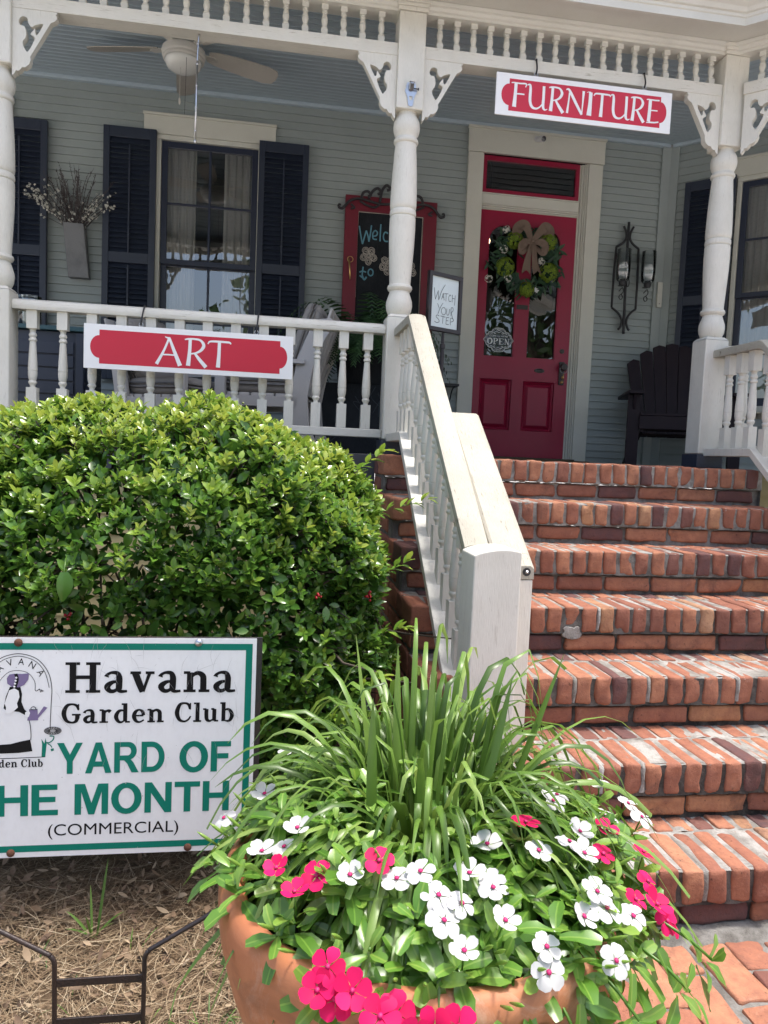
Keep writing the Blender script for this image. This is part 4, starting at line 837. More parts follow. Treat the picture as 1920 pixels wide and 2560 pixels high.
def slab_word(word, x0, x1, y0, y1, mat, gap=0.10):
    mb = MB(); adv = [slab(c)[0] for c in word]; tot = sum(adv)+gap*(len(word)-1); sx = (x1-x0)/tot; sy = y1-y0; x = x0
    for c, a in zip(word, adv):
        for st in slab(c)[1]:
            straight = len(st) == 2
            hor = straight and abs(st[0][1]-st[1][1]) < 1e-6
            ribbon(mb, [(x+p[0]*sx, y0+p[1]*sy) for p in st], [p[2]*(sy if hor else (sx+sy)/2) for p in st], MS, 6, not straight, lift=0.0006)
        x += (a+gap)*sx
    mb.build('lettering', mat, ys)
slab_word('Havana', -0.390, -0.043, -0.1165, -0.0515, MAT['print_black'])
slab_word('Garden', -0.397, -0.1905, -0.1815, -0.1395, MAT['print_black'])
slab_word('Club', -0.168, -0.0435, -0.1815, -0.1390, MAT['print_black'])
slab_word('Club', -0.4755, -0.4325, -0.2735, -0.2570, MAT['print_black'])
slab_word('Garden', -0.556, -0.4830, -0.2735, -0.2570, MAT['print_black'])
# the club emblem: a bonneted gardener with a watering can under an arch
mb = MB(); L = 0.0006
def line(pts, w_=0.0006): ribbon(mb, pts, w_, MS, 5, True, lift=L)
cx = -0.482
line([(-0.4190,-0.1890),(-0.4175,-0.14),(-0.4165,-0.105),(-0.424,-0.072),(-0.444,-0.046),(-0.470,-0.035),(-0.494,-0.035),(-0.520,-0.046),(-0.540,-0.072),(-0.547,-0.105),(-0.548,-0.235)], 0.0007)
line([(-0.4215,-0.105),(-0.430,-0.073),(-0.448,-0.050),(-0.472,-0.040),(-0.492,-0.040),(-0.516,-0.050),(-0.534,-0.073),(-0.5425,-0.105)], 0.0006)
line([(-0.449,-0.1105),(-0.450,-0.092),(-0.462,-0.075),(-0.480,-0.069),(-0.500,-0.072),(-0.516,-0.088),(-0.520,-0.10)], 0.0005)
line([(-0.449,-0.1105),(-0.446,-0.112),(-0.441,-0.108)], 0.0007)
for (x,y) in ((-0.4405,-0.109),(-0.437,-0.1105),(-0.434,-0.112),(-0.438,-0.1135)):
    line([(x-.002,y),(x+.002,y)], .0005); line([(x,y-.002),(x,y+.002)], .0005)
line([(-0.548,-0.2545),(-0.50,-0.2545),(-0.428,-0.2525)], 0.0007)
# dress, skirt hem, bodice
poly2(mb, [(-0.5480,-0.2260),(-0.520,-0.2255),(-0.496,-0.2240),(-0.478,-0.2190),(-0.4580,-0.2150),(-0.4535,-0.2400),(-0.480,-0.2430),(-0.510,-0.2440),(-0.548,-0.2435)], MS, L)
poly2(mb, [(-0.4980,-0.1030),(-0.478,-0.1030),(-0.4745,-0.118),(-0.4755,-0.135),(-0.470,-0.150),(-0.463,-0.158),(-0.468,-0.163),(-0.480,-0.156),(-0.505,-0.153),(-0.510,-0.148),(-0.506,-0.124)], MS, L)
line([(-0.462,-0.167),(-0.458,-0.185),(-0.4565,-0.205),(-0.457,-0.216)], 0.0007)
mb.build('emblem_drawing', MAT['print_black'], ys)
mb = MB()
poly2(mb, [(-0.499,-0.110),(-0.489,-0.106),(-0.481,-0.111),(-0.479,-0.124),(-0.484,-0.138),(-0.482,-0.146),(-0.496,-0.160),(-0.506,-0.158),(-0.505,-0.146),(-0.508,-0.138)], MS, L+.0009)
poly2(mb, [(-0.468,-0.157),(-0.461,-0.153),(-0.458,-0.158),(-0.461,-0.167),(-0.468,-0.165)], MS, L+.0009)
for i in range(4): poly2(mb, [(-0.4855+0.0022*math.cos(t)-0.0012*i,-0.0835-0.0062*i+0.0022*math.sin(t)) for t in np.linspace(0,6.28,8)[:-1]], MS, L+.0012)
mb.build('emblem_white', MAT['panel_white'], ys)
mb = MB()
poly2(mb, [(-0.5040,-0.0850),(-0.499,-0.077),(-0.490,-0.0755),(-0.475,-0.0760),(-0.4610,-0.0745),(-0.4625,-0.088),(-0.470,-0.099),(-0.480,-0.104),(-0.494,-0.103),(-0.5030,-0.096)], MS, L+.0004)
mb.build('emblem_violet', MAT['print_violet'], ys); mb = MB(); poly2(mb, [(-0.4600,-0.1510),(-0.4440,-0.1505),(-0.4425,-0.1740),(-0.4640,-0.1745)], MS, L+.0004); poly2(mb, [(-0.4435,-0.163),(-0.4315,-0.1445),(-0.4245,-0.1475),(-0.4430,-0.170)], MS, L+.0003)
mb.build('emblem_can', MAT['print_violet'], ys)
mb = MB(); ribbon(mb, [(-0.4865,-0.0755),(-0.484,-0.088),(-0.488,-0.103)], 0.0032, MS, 4, True, lift=L+.0008)
ribbon(mb, arc(-0.452,-0.150,0.005,0,180,8), 0.0007, MS, 1, False, lift=L+.0008); ribbon(mb, [(-0.460,-0.151),(-0.444,-0.1505)], 0.0006, MS, 1, False, lift=L+.001)
mb.build('emblem_band', MAT['print_black'], ys)
mb = MB(); poly2(mb, [(-0.4135+0.017*math.cos(t),-0.1965+0.008*math.sin(t)) for t in np.linspace(0,6.28,20)[:-1]], MS, L); mb.build('emblem_blossom', MAT['print_grey'], ys)
mb = MB(); 
for t in np.linspace(0,6.28,17)[:-1]: ribbon(mb, [(-0.4135+0.006*math.cos(t),-0.1965+0.003*math.sin(t)),(-0.4135+0.016*math.cos(t),-0.1965+0.0075*math.sin(t))], 0.0006, MS, 1, False, lift=L+.0006)
ribbon(mb, [(-0.4135+0.017*math.cos(t),-0.1965+0.008*math.sin(t)) for t in np.linspace(0,6.28,20)], 0.0005, MS, 1, False, lift=L+.0004)
mb.build('emblem_rays', MAT['print_black'], ys)
mb = MB()
poly2(mb, [(-0.4355,-0.2520),(-0.4345,-0.226),(-0.436,-0.214),(-0.430,-0.224),(-0.428,-0.212),(-0.4255,-0.224),(-0.4265,-0.235),(-0.4280,-0.2520)], MS, L)
ribbon(mb, [(-0.426,-0.222),(-0.420,-0.222),(-0.413,-0.216),(-0.412,-0.209),(-0.420,-0.208)], 0.0012, MS, 5, True, lift=L); ribbon(mb, [(-0.424,-0.224),(-0.418,-0.228),(-0.415,-0.233)], 0.0010, MS, 5, True, lift=L)
poly2(mb, [(-0.418,-0.236),(-0.412,-0.234),(-0.411,-0.239),(-0.416,-0.241)], MS, L); mb.build('emblem_sprout', MAT['print_green'], ys)
mb = MB()
for i in range(70):
    x, y = rnd.uniform(-0.40,-0.03), rnd.choice((rnd.uniform(-0.30,-0.03),rnd.uniform(-0.20,-0.03))); a = rnd.choice((rnd.gauss(1.45,.25),rnd.gauss(1.9,.5))); L_ = rnd.uniform(0.006,0.055); b = rnd.gauss(0,.12)
    ribbon(mb, [(x,y),(x+math.cos(a)*L_*.5,y+math.sin(a)*L_*.5),(x+math.cos(a+b)*L_,y+math.sin(a+b)*L_)], [0.00008,0.00022,0.00006], MS, 4, True, lift=0.0012)
for i in range(26):
    x, y = rnd.uniform(-0.57,-0.02), rnd.uniform(-0.46,-0.01); r = rnd.uniform(.0005,.0014); poly2(mb, [(x+r*math.cos(t)*rnd.uniform(.7,1.3),y+r*math.sin(t)) for t in np.linspace(0,6.28,7)[:-1]], MS, 0.0013+i*1e-6)
tag(mb.build('scratches', MAT['print_grey'], ys), kind='stuff')
for ch, ang in (('H',158),('A',134),('V',109),('A',84),('N',59),('A',33)):
    t = math.radians(ang); px, py = cx+0.0520*math.cos(t), -0.102+0.0520*math.sin(t)
    text('lettering', ch, MAT['print_black'], ys, MS@Matrix.Translation((px,py,L))@Matrix.Rotation(t-math.pi/2,4,'Z')@Matrix.Translation((-0.0055,-0.0065,0)), 0.0115, 0.0135, 0.0)
for (x, z, mt) in ((-0.482,-0.0102,'rusty_bolt'),(-0.122,-0.0095,'steel'),(-0.495,-0.4583,'rusty_bolt'),(-0.135,-0.4595,'rusty_bolt')):
    mb = MB(); lathe(mb, [(0.0082,0.0),(0.0082,0.002),(0.006,0.005),(0.002,0.0062),(0,0.0064)], M=Matrix.Translation((SX+x,SY+0.0018,SZ+z))@Matrix.Rotation(math.pi/2,4,'X'), seg=16); mb.build('bolt', MAT[mt], ys, smooth='auto')
mb = MB(); xm = -1.041
for s in (-1, 1):
    P = [(xm+s*0.285,-0.288,0.365),(xm+s*0.262,-0.288,0.236),(xm+s*0.250,-0.289,0.221),(xm+s*0.118,-0.2975,0.148),(xm+s*0.102,-0.2985,0.138),(xm+s*0.0935,-0.299,0.122),(xm+s*0.0925,-0.299,0.08),(xm+s*0.0905,-0.299,-0.20)]
    mb = MB(); tube(mb, smooth_pts(P, 5), 0.0052, 10); mb.build('stake_leg', MAT['stake_iron'], ys, smooth=True)
for z in (0.077, -0.012): 
    mb = MB(); box(mb, (xm-0.0895,-0.3015,z-0.0085), (xm+0.0895,-0.2965,z+0.0085)); mb.build('cross_bar', MAT['stake_iron'], ys, bevel=0.001)
# ---------------------------------------------------------------- things on the porch
# ceiling fan
fx, fy = -1.320, 3.0; zc = 3.977-0.205*(WY-fy)
fan = tag(empty('ceiling_fan', (fx, fy, zc)), 'white five-blade ceiling fan with frosted bowl light on the blue porch ceiling', 'fan')
mb = MB(); lathe(mb, [(0.085,zc+0.03),(0.088,zc-0.01),(0.086,3.71),(0.10,3.69),(0.112,3.675),(0.115,3.665)], (fx,fy,0), 32); mb.build('motor_housing', MAT['fan_white'], fan, smooth='auto')
mb = MB(); lathe(mb, [(0.09,3.668),(0.128,3.662),(0.133,3.645),(0.130,3.625),(0.122,3.618),(0.124,3.605),(0.116,3.598),(0.05,3.60)], (fx,fy,0), 36); mb.build('light_rim', MAT['fan_white'], fan, smooth='auto')
mb = MB(); lathe(mb, [(0.112,3.602),(0.110,3.585),(0.098,3.562),(0.074,3.545),(0.04,3.535),(0,3.532)], (fx,fy,0), 32); mb.build('glass_bowl', MAT['fan_globe_glass'], fan, smooth=True)
for k in range(5):
    a = math.radians(95+72*k); d = Vector((math.cos(a),math.sin(a),0)); n = Vector((-math.sin(a),math.cos(a),0)); c = Vector((fx,fy,3.672))
    mb = MB(); L_ = []; 
    for u,w0,w1 in ((0.155,-0.035,0.035),(0.20,-0.05,0.046),(0.30,-0.062,0.055),(0.42,-0.070,0.060),(0.54,-0.070,0.060),(0.595,-0.058,0.045),(0.61,-0.035,0.010)): L_.append((u,w0,w1))
    v = []
    for (u,w0,w1) in L_:
        for w_, dz in ((w0,0.003),(w1,0.003),(w1,-0.003),(w0,-0.003)): p = c+d*u+n*w_; p.z += dz-w_*0.30; v.append(p)
    mb.add(v, [(i*4+k2,(i+1)*4+k2,(i+1)*4+(k2+1)%4,i*4+(k2+1)%4) for i in range(len(L_)-1) for k2 in range(4)]+[(0,1,2,3),(len(v)-1,len(v)-2,len(v)-3,len(v)-4)]); bl = mb.build('blade', MAT['fan_blade_wood'], fan)
    mb = MB(); p0 = c+d*0.085; p1 = c+d*0.20; prism(mb, [(0.085,-0.016),(0.19,-0.026),(0.215,0.0),(0.19,0.022),(0.085,0.016)], 'z', -0.010, -0.0045, M=Matrix.Translation(c)@Matrix.Rotation(a,4,'Z')); mb.build('blade_iron', MAT['fan_white'], bl)
mb = MB(); tube(mb, [(fx-0.012,fy-0.05,3.60),(fx-0.013,fy-0.05,3.40),(fx-0.013,fy-0.05,3.36)], 0.0014, 5); lathe(mb, [(0.002,0),(0.006,-0.006),(0.007,-0.03),(0.003,-0.04)], (fx-0.013,fy-0.05,3.36), 10); mb.build('pull_chain', MAT['fan_white'], fan)
mb = MB(); tube(mb, [(fx+0.03,fy-0.10,3.62),(fx+0.027,fy-0.10,3.4),(fx+0.024,fy-0.10,3.245)], 0.0012, 5); mb.build('pull_chain', MAT['dark_iron'], fan)
# hook rod under the frieze
rod = tag(empty('hanging_rod', (-1.117,1.90,2.70)), 'thin metal hook rod hanging from the frieze in front of the ceiling fan', 'rod')
mb = MB(); tube(mb, smooth_pts([(-1.114,1.90,3.198),(-1.117,1.90,3.13),(-1.120,1.90,3.05)], 4), 0.0035, 8); tube(mb, [(-1.119,1.90,3.075),(-1.121,1.90,2.705)], 0.0045, 8); mb.build('rod', MAT['steel'], rod, smooth=True)
mb = MB()
for z in (3.153,3.06,2.96,2.86,2.75): lathe(mb, [(0.0,-0.006),(0.0065,-0.004),(0.0065,0.004),(0,0.006)], (-1.118-(3.15-z)*.006,1.90,z), 10)
lathe(mb, [(0.0,-0.012),(0.008,-0.006),(0.006,0.004),(0,0.006)], (-1.121,1.90,2.705), 10); mb.build('collar', MAT['steel'], rod, smooth=True)
# flag bracket on the middle post
fb = tag(empty('flag_bracket', (-0.088,1.85,2.95)), 'chrome flag pole bracket screwed to the head of the middle post', 'bracket')
Mf = frame_front(-0.088,1.8499,3.025)
plate('base_plate', smooth_loop([(-0.020,0.040),(0.020,0.040),(0.024,0.012),(0.030,0.008),(0.028,-0.004),(0.016,-0.030),(0.012,-0.064),(0.0,-0.070),(-0.012,-0.064),(-0.016,-0.030),(-0.028,-0.004),(-0.030,0.008),(-0.024,0.012)],2), [rect(-0.008,0.008,-0.040,-0.022)], 0.004, MAT['steel'], fb, Mf@Matrix.Translation((0,0,0.002)))
mb = MB(); lathe(mb, [(0.0125,0),(0.0135,0.003),(0.013,0.028),(0.0145,0.032),(0.012,0.034),(0.0105,0.030),(0.0105,0.006),(0.0,0.004)], M=Mf@Matrix.Translation((0.0,0.012,0.004))@Matrix.Rotation(-0.75,4,'X'), seg=20); mb.build('tube', MAT['steel'], fb, smooth='auto')
mb = MB(); lathe(mb, [(0.003,0),(0.003,0.02),(0.006,0.021),(0.006,0.025),(0,0.025)], M=Mf@Matrix.Translation((0.012,0.010,0.014))@Matrix.Rotation(math.pi/2,4,'Y'), seg=10); mb.build('thumb_screw', MAT['dark_iron'], fb)
# security camera over the door
sc_ = tag(empty('security_camera', (1.378,4.15,3.90)), 'small white security camera fixed above the red door transom', 'camera')
mb = MB(); lathe(mb, [(0.0,0),(0.022,0),(0.022,0.012),(0.008,0.016),(0.008,0.03)], M=Matrix.Translation((1.362,4.168,3.885))@Matrix.Rotation(math.pi/2,4,'X'), seg=16); mb.build('mount', MAT['camera_white'], sc_, smooth='auto')
mb = MB(); Mc = Matrix.Translation((1.385,4.13,3.875))@Matrix.Rotation(0.35,4,'Z')@Matrix.Rotation(math.pi/2+0.3,4,'X'); lathe(mb, [(0.0,-0.03),(0.022,-0.028),(0.025,-0.01),(0.025,0.035),(0.022,0.038)], M=Mc, seg=20); mb.build('body', MAT['camera_white'], sc_, smooth='auto')
mb = MB(); lathe(mb, [(0.0225,0.036),(0.0215,0.040),(0.0,0.041)], M=Mc, seg=20); mb.build('lens', MAT['lens_black'], sc_, smooth='auto')
# shop lamp seen through the door glass
lp = tag(empty('pendant_lamp', (1.13,5.0,3.16)), 'lit bare filament bulb glowing inside behind the left door pane', 'lamp')
mb = MB(); lathe(mb, [(0.0,-0.05),(0.018,-0.04),(0.022,-0.02),(0.014,0.015),(0.010,0.03),(0,0.03)], (1.225,5.0,3.305), 14); mb.build('bulb', MAT['lamp_glow'], lp, smooth=True)
mb = MB(); tube(mb, [(1.225,5.0,3.335),(1.225,5.0,4.09)], 0.004, 6); mb.build('cord', MAT['strap_black'], lp)
# OPEN sign hanging inside the left door pane's face
op = tag(empty('open_sign', (1.145,WY+0.03,2.16)), 'clear OPEN sign with white scrollwork hanging on the left door pane', 'sign')
Mo = frame_front(1.1445, WY+0.0265, 2.2505); mb = MB()
half = [(0.0,0.098),(0.035,0.094),(0.055,0.078),(0.060,0.066),(0.088,0.062),(0.090,0.045),(0.104,0.044),(0.112,0.022),(0.130,0.0)]
outl = half+[(x,-y) for x,y in half[::-1][1:]]; outl = outl+[(-x,y) for x,y in outl[::-1][1:-1]]
o2 = plate('panel', outl, [], 0.003, MAT['sign_acrylic'], op, Mo)
def strk(pts, w_=0.0016, n=5): ribbon(mb, pts, w_, Mo, n, len(pts) > 2, lift=0.0022)
strk(outl+[outl[0]], 0.0022, 2); strk([(x*0.92,y*0.90) for x,y in outl+[outl[0]]], 0.0009, 2)
for s in (-1, 1):
    for yy in (1, -1):
        strk([(0,yy*0.060),(s*0.02,yy*0.070),(s*0.04,yy*0.060),(s*0.034,yy*0.050),(s*0.026,yy*0.056)], 0.0016); strk([(s*0.03,yy*0.064),(s*0.055,yy*0.054),(s*0.072,yy*0.048)], 0.0014); strk([(0,yy*0.076),(s*0.012,yy*0.084),(s*0.02,yy*0.076)], 0.0013)
mb.build('scrollwork', MAT['vinyl_white'], op)
text('lettering', "COME IN WE'RE", MAT['vinyl_white'], op, Mo@Matrix.Translation((-0.080,0.026,0.0022)), 0.160, 0.014, 0.012)
mb = MB()
SER = {'O':[[(.5,.97,.05),(.2,.8,.1),(.1,.5,.13),(.2,.2,.1),(.5,.03,.05),(.8,.2,.1),(.9,.5,.13),(.8,.8,.1),(.5,.97,.05)]], 'P':[[(.28,0,.11),(.28,1,.11)],[(.05,.03,.03),(.55,.03,.03)],[(.05,.97,.03),(.55,.96,.04),(.86,.75,.12),(.6,.50,.05),(.3,.48,.03)]], 'E':[[(.25,0,.11),(.25,1,.11)],[(.05,.97,.035),(.9,.97,.035)],[(.05,.03,.035),(.92,.03,.035)],[(.25,.5,.03),(.7,.5,.03)],[(.9,.97,.03),(.9,.76,.03)],[(.92,.03,.03),(.92,.26,.03)]], 'N':[[(.2,0,.045),(.2,1,.045)],[(.16,.98,.09),(.8,.02,.09)],[(.82,0,.045),(.82,1,.045)],[(.05,.03,.03),(.36,.03,.03)],[(.66,.97,.03),(.98,.97,.03)],[(.02,.97,.03),(.25,.97,.03)]]}
for i,c in enumerate('OPEN'):
    for st in SER[c]: strk([(-0.098+i*0.0495+p[0]*0.046,-0.036+p[1]*0.050) for p in st], [p[2]*0.046 for p in st])
mb.build('lettering', MAT['vinyl_white'], op)
mb = MB(); tube(mb, [(1.10,WY+0.024,2.335),(1.150,WY+0.024,2.44),(1.19,WY+0.024,2.335)], 0.0016, 5); mb.build('cord', MAT['twig'], op)
# wreath on the door
wr_ = tag(empty('door_wreath', (1.33,WY,2.90)), 'green hydrangea wreath with burlap bow hanging on the red door', 'wreath')
def leaf_verts(c, d, up, L_, W_, fold=0.25, curl=0.2, n=4, prof=None):
    """pointed leaf with a folded midrib: (2 x n) quads"""
    d = Vector(d).normalized(); s = d.cross(Vector(up)); s = s.normalized() if s.length > 1e-6 else d.orthogonal().normalized(); u = s.cross(d)
    v = []
    for i in range(n+1):
        t = i/n; ww = W_*(prof(t) if prof else math.sin(math.pi*min(1,t*0.96+0.02))**0.8)*0.5; p = Vector(c)+d*(L_*t)-u*(curl*L_*t*t)
        v += [p-s*ww+u*(fold*ww), p, p+s*ww+u*(fold*ww)]
    f = []
    for i in range(n):
        a = 3*i; f += [(a,a+1,a+4,a+3),(a+1,a+2,a+5,a+4)]
    return v, f
def add_leaf(mb, *a, tone=0.5, **k): v, f = leaf_verts(*a, **k); mb.add(v, f, tone)
wc = Vector((1.335,WY-0.02,2.895)); mb = MB()
for i in range(360):
    a = rnd.uniform(0,6.283); R = rnd.gauss(0.205,0.042); c = wc+Vector((R*math.cos(a),-abs(rnd.gauss(0.02,0.02)),R*math.sin(a)*0.95))
    da = a+rnd.choice((-1,1))*rnd.uniform(0.3,1.3); d = Vector((math.cos(da),-rnd.uniform(0.0,0.7),math.sin(da)-0.15)); add_leaf(mb, c, d, (0,-1,0.2), rnd.uniform(0.05,0.09), rnd.uniform(0.016,0.030), tone=rnd.random())
mb.build('leaves', MAT['wreath_leaf'], wr_, smooth=True)
def petal_ball(mb, c, R, n, sz, front=True):
    for i in range(n):
        d = Vector((rnd.gauss(0,1),-abs(rnd.gauss(0.3,1)) if front else rnd.gauss(0,1),rnd.gauss(0,1))).normalized(); p = c+Vector((d.x*R,d.y*R*0.7,d.z*R)); t0 = rnd.random()
        e = d.orthogonal().normalized(); g = d.cross(e); rot = rnd.uniform(0,6.28)
        for k in range(4):
            a = rot+k*math.pi/2; w_ = e*math.cos(a)+g*math.sin(a); s = e*-math.sin(a)+g*math.cos(a)
            mb.add([p,p+w_*sz*.6+s*sz*.45+d*.002,p+w_*sz+d*.0,p+w_*sz*.6-s*sz*.45+d*.002], [(0,1,2,3)], t0)
for (dx,dz,R) in ((-0.125,0.155,0.070),(0.165,0.165,0.072),(-0.195,-0.065,0.078),(0.180,-0.085,0.080),(0.0,-0.235,0.062)):
    mb = MB(); petal_ball(mb, wc+Vector((dx,-0.05,dz)), R, 90, 0.017); mb.build('hydrangea', MAT['hydrangea_petal'], wr_)
for (dx,dz) in ((-0.20,0.235),(-0.215,0.075),(-0.165,-0.155),(-0.33,-0.17),(0.11,0.0)):
    mb = MB(); petal_ball(mb, wc+Vector((dx,-0.05,dz)), 0.032, 22, 0.010); mb.build('white_blossom', MAT['dry_blossom'], wr_)
mb = MB(); Mb = frame_front(1.350, WY-0.085, 3.045)
def strip3(P, w_):
    """a ribbon of cloth through 3D points (x right, y up, z towards the street)"""
    P = smooth_pts([tuple(p)+(q,) for p,q in zip(P,w_)], 6); v = []
    for i,p in enumerate(P):
        t = P[min(i+1,len(P)-1)][:2]-P[max(i-1,0)][:2]; L_ = math.hypot(*t) or 1; nx, ny = -t[1]/L_, t[0]/L_
        for k in (-1,-0.3,0.4,1): v.append(Mb@Vector(((p[0]+nx*p[3]*k)*1.1, (p[1]+ny*p[3]*k)*1.05, p[2]+0.008*math.sin(k*4+i*0.5))))
    mb.add(v, [(4*i+k,4*i+k+1,4*i+5+k,4*i+4+k) for i in range(len(P)-1) for k in range(3)])
for s in (-1, 1):
    strip3([(s*0.005,0.0,0.01),(s*0.045,0.065,0.05),(s*0.085,0.105,0.06),(s*0.120,0.085,0.035),(s*0.115,0.035,0.01),(s*0.05,0.0,0.0)], [0.014,0.030,0.038,0.040,0.034,0.016])
    strip3([(s*0.005,-0.01,0.02),(s*0.055,-0.015,0.06),(s*0.090,-0.050,0.055),(s*0.075,-0.085,0.03),(s*0.02,-0.03,0.0)], [0.014,0.026,0.030,0.026,0.012])
for (xs, ww) in (([-0.008,-0.026,-0.034,-0.044],0.034),([0.010,0.026,0.040,0.056],0.032)):
    n = 8; v = []
    for i in range(n+1):
        t = i/n; x = np.interp(t,[0,.4,.7,1],xs); y = -0.02-0.25*t; w_ = ww*(0.55+0.55*t); notch = 0.035*max(0,(t-0.86)/0.14)
        v += [Mb@Vector((x-w_,y,0.02+0.012*math.sin(t*7))), Mb@Vector((x-w_*.4,y+notch*.6,0.028+0.012*math.sin(t*7))), Mb@Vector((x,y+notch,0.020)), Mb@Vector((x+w_*.45,y+notch*.6,0.030)), Mb@Vector((x+w_,y,0.016+0.01*math.cos(t*6)))]
    mb.add(v, [(5*i+k,5*i+k+1,5*i+6+k,5*i+5+k) for i in range(n) for k in range(4)])
mb.build('bow', MAT['burlap'], wr_, smooth=True)
mb = MB(); lathe(mb, [(0.0,-0.02),(0.018,-0.012),(0.022,0),(0.018,0.012),(0,0.02)], (1.350,WY-0.10,3.045), 12); mb.build('knot', MAT['burlap'], wr_, smooth=True)
mb = MB(); box(mb, (1.405,WY-0.06,2.648), (1.445,WY-0.056,2.692), M=Matrix.Translation((1.425,0,2.67))@Matrix.Rotation(0.5,4,'Y')@Matrix.Translation((-1.425,0,-2.67))); mb.build('gift_tag', MAT['vinyl_white'], wr_)
# door mat
dm = tag(empty('door_mat', (1.33,4.0,ZF)), 'brown coir door mat lying before the red door', 'mat'); mb = MB(); box(mb, (0.93,3.72,ZF+0.003), (1.80,4.13,ZF+0.020)); mb.build('mat', MAT['door_mat'], dm, bevel=0.005)
# watch-your-step notice on a pole
ss = tag(empty('sign_stand', (0.245,2.30,ZF)), 'black pole stand with handwritten watch your step notice', 'sign')
Mp = Matrix.Translation((0.232,2.30,2.113))@Matrix.Rotation(math.radians(28),4,'Z'); Mq = Mp@frame_front(0,0,0)
plate('frame', rect(-0.122,0.122,-0.160,0.160), [rect(-0.104,0.104,-0.142,0.142)], 0.022, MAT['sign_frame'], ss, Mq, 0.002)
mb = MB(); box(mb, (-0.110,0.0,-0.148), (0.110,0.006,0.148), M=Mp); mb.build('paper', MAT['paper'], ss)
mb = MB()
def hw(pts, w_=0.0016): ribbon(mb, [(p[0]*0.98,p[1]*0.92+0.010) for p in pts], w_, Mq, 5, len(pts) > 2, lift=0.0008)
hw([(-0.082,0.070),(-0.074,0.020),(-0.070,0.002)]); hw([(-0.070,0.002),(-0.055,0.045),(-0.050,0.058)]); hw([(-0.052,0.055),(-0.045,0.002)]); hw([(-0.045,0.002),(-0.025,0.060),(0.0,0.100)])
hw([(-0.024,0.008),(-0.013,0.048)]); hw([(-0.013,0.048),(-0.004,0.006)]); hw([(-0.021,0.024),(-0.005,0.024)])
hw([(0.010,0.046),(0.010,0.002)]); hw([(-0.006,0.046),(0.026,0.050)])
hw([(0.048,0.040),(0.038,0.046),(0.030,0.026),(0.036,0.006),(0.050,0.010)]); hw([(0.058,0.050),(0.058,0.004)]); hw([(0.080,0.050),(0.078,-0.012)]); hw([(0.058,0.028),(0.080,0.028)])
hw([(-0.052,-0.020),(-0.038,-0.048)]); hw([(-0.012,-0.012),(-0.030,-0.042),(-0.046,-0.082)]); hw(arc(-0.004,-0.060,0.017,0,360,14,0.022)); hw([(0.020,-0.040),(0.020,-0.070),(0.030,-0.080),(0.038,-0.066),(0.040,-0.040)]); hw([(0.054,-0.082),(0.052,-0.040),(0.058,-0.028),(0.068,-0.034),(0.066,-0.052),(0.056,-0.058),(0.066,-0.088),(0.076,-0.108)])
hw([(-0.034,-0.094),(-0.052,-0.090),(-0.058,-0.102),(-0.040,-0.114),(-0.034,-0.128),(-0.052,-0.136),(-0.070,-0.130)]); hw([(-0.006,-0.094),(-0.008,-0.136)]); hw([(-0.026,-0.092),(0.012,-0.094)]); hw([(0.020,-0.094),(0.018,-0.136)]); hw([(0.020,-0.095),(0.040,-0.093)]); hw([(0.019,-0.114),(0.036,-0.113)]); hw([(0.018,-0.136),(0.040,-0.135)]); hw([(0.052,-0.138),(0.052,-0.096),(0.070,-0.096),(0.074,-0.108),(0.054,-0.118)])
mb.build('handwriting', MAT['marker_ink'], ss)
mb = MB(); x, y = 0.236, 2.315
lathe(mb, [(0.012,ZF+0.02),(0.012,1.86),(0.016,1.862),(0.016,1.885),(0.009,1.89),(0.009,1.965)], (x,y,0), 16); mb.build('pole', MAT['sign_frame'], ss, smooth='auto')
mb = MB(); lathe(mb, [(0.13,0.003),(0.13,0.010),(0.05,0.020),(0.014,0.026)], (x,y,ZF), 28); mb.build('base', MAT['sign_frame'], ss, smooth='auto')
mb = MB(); lathe(mb, [(0.006,0),(0.006,0.01),(0.004,0.014),(0,0.014)], M=Mp@Matrix.Translation((0.124,0.008,-0.02))@Matrix.Rotation(math.pi/2,4,'Y'), seg=10); mb.build('knob', MAT['sign_frame'], ss)
# little black wall shelf beside the door frame
sh_ = tag(empty('wall_shelf', (0.68,4.12,1.80)), 'narrow black shelf at the left edge of the door frame', 'shelf')
mb = MB(); box(mb, (0.45,4.02,1.825), (0.775,4.175,1.845)); mb.build('board', MAT['black_iron'], sh_, bevel=0.003)
for x in (0.48,0.74):
    mb = MB(); tube(mb, smooth_pts([(x,4.04,1.824),(x,4.12,1.80),(x,4.178,1.73)],4), 0.006, 8); mb.build('bracket', MAT['black_iron'], sh_, smooth=True)
# chalkboard door hung on the wall
cb = tag(empty('chalkboard', (0.18,4.18,2.3)), 'red framed chalkboard with welcome writing and iron scroll crest behind the middle post', 'chalkboard')
x0, x1, z0, z1 = -0.192, 0.548, 1.60, 3.290
plate('frame', rect(x0,x1,z0,z1), [rect(x0+0.103,x1-0.103,z0+0.12,3.176)], 0.035, MAT['board_red'], cb, frame_front(0,4.160,0), 0.002)
mb = MB(); box(mb, (x0+0.09,4.158,z0+0.1), (x1-0.09,4.166,3.19)); mb.build('slate', MAT['chalk_black'], cb)
Mk = frame_front(0,4.158,0)
mb = MB()
def ck(pts, w_=0.0055): ribbon(mb, pts, w_, Mk, 6, len(pts) > 2, lift=0.0006)
ck([(-0.076,3.062),(-0.060,2.985),(-0.045,2.922)]); ck([(-0.045,2.922),(-0.028,2.990),(-0.018,3.030)]); ck([(-0.018,3.030),(-0.002,2.985),(0.006,2.945)]); ck([(0.006,2.945),(0.016,3.010),(0.022,3.075)])
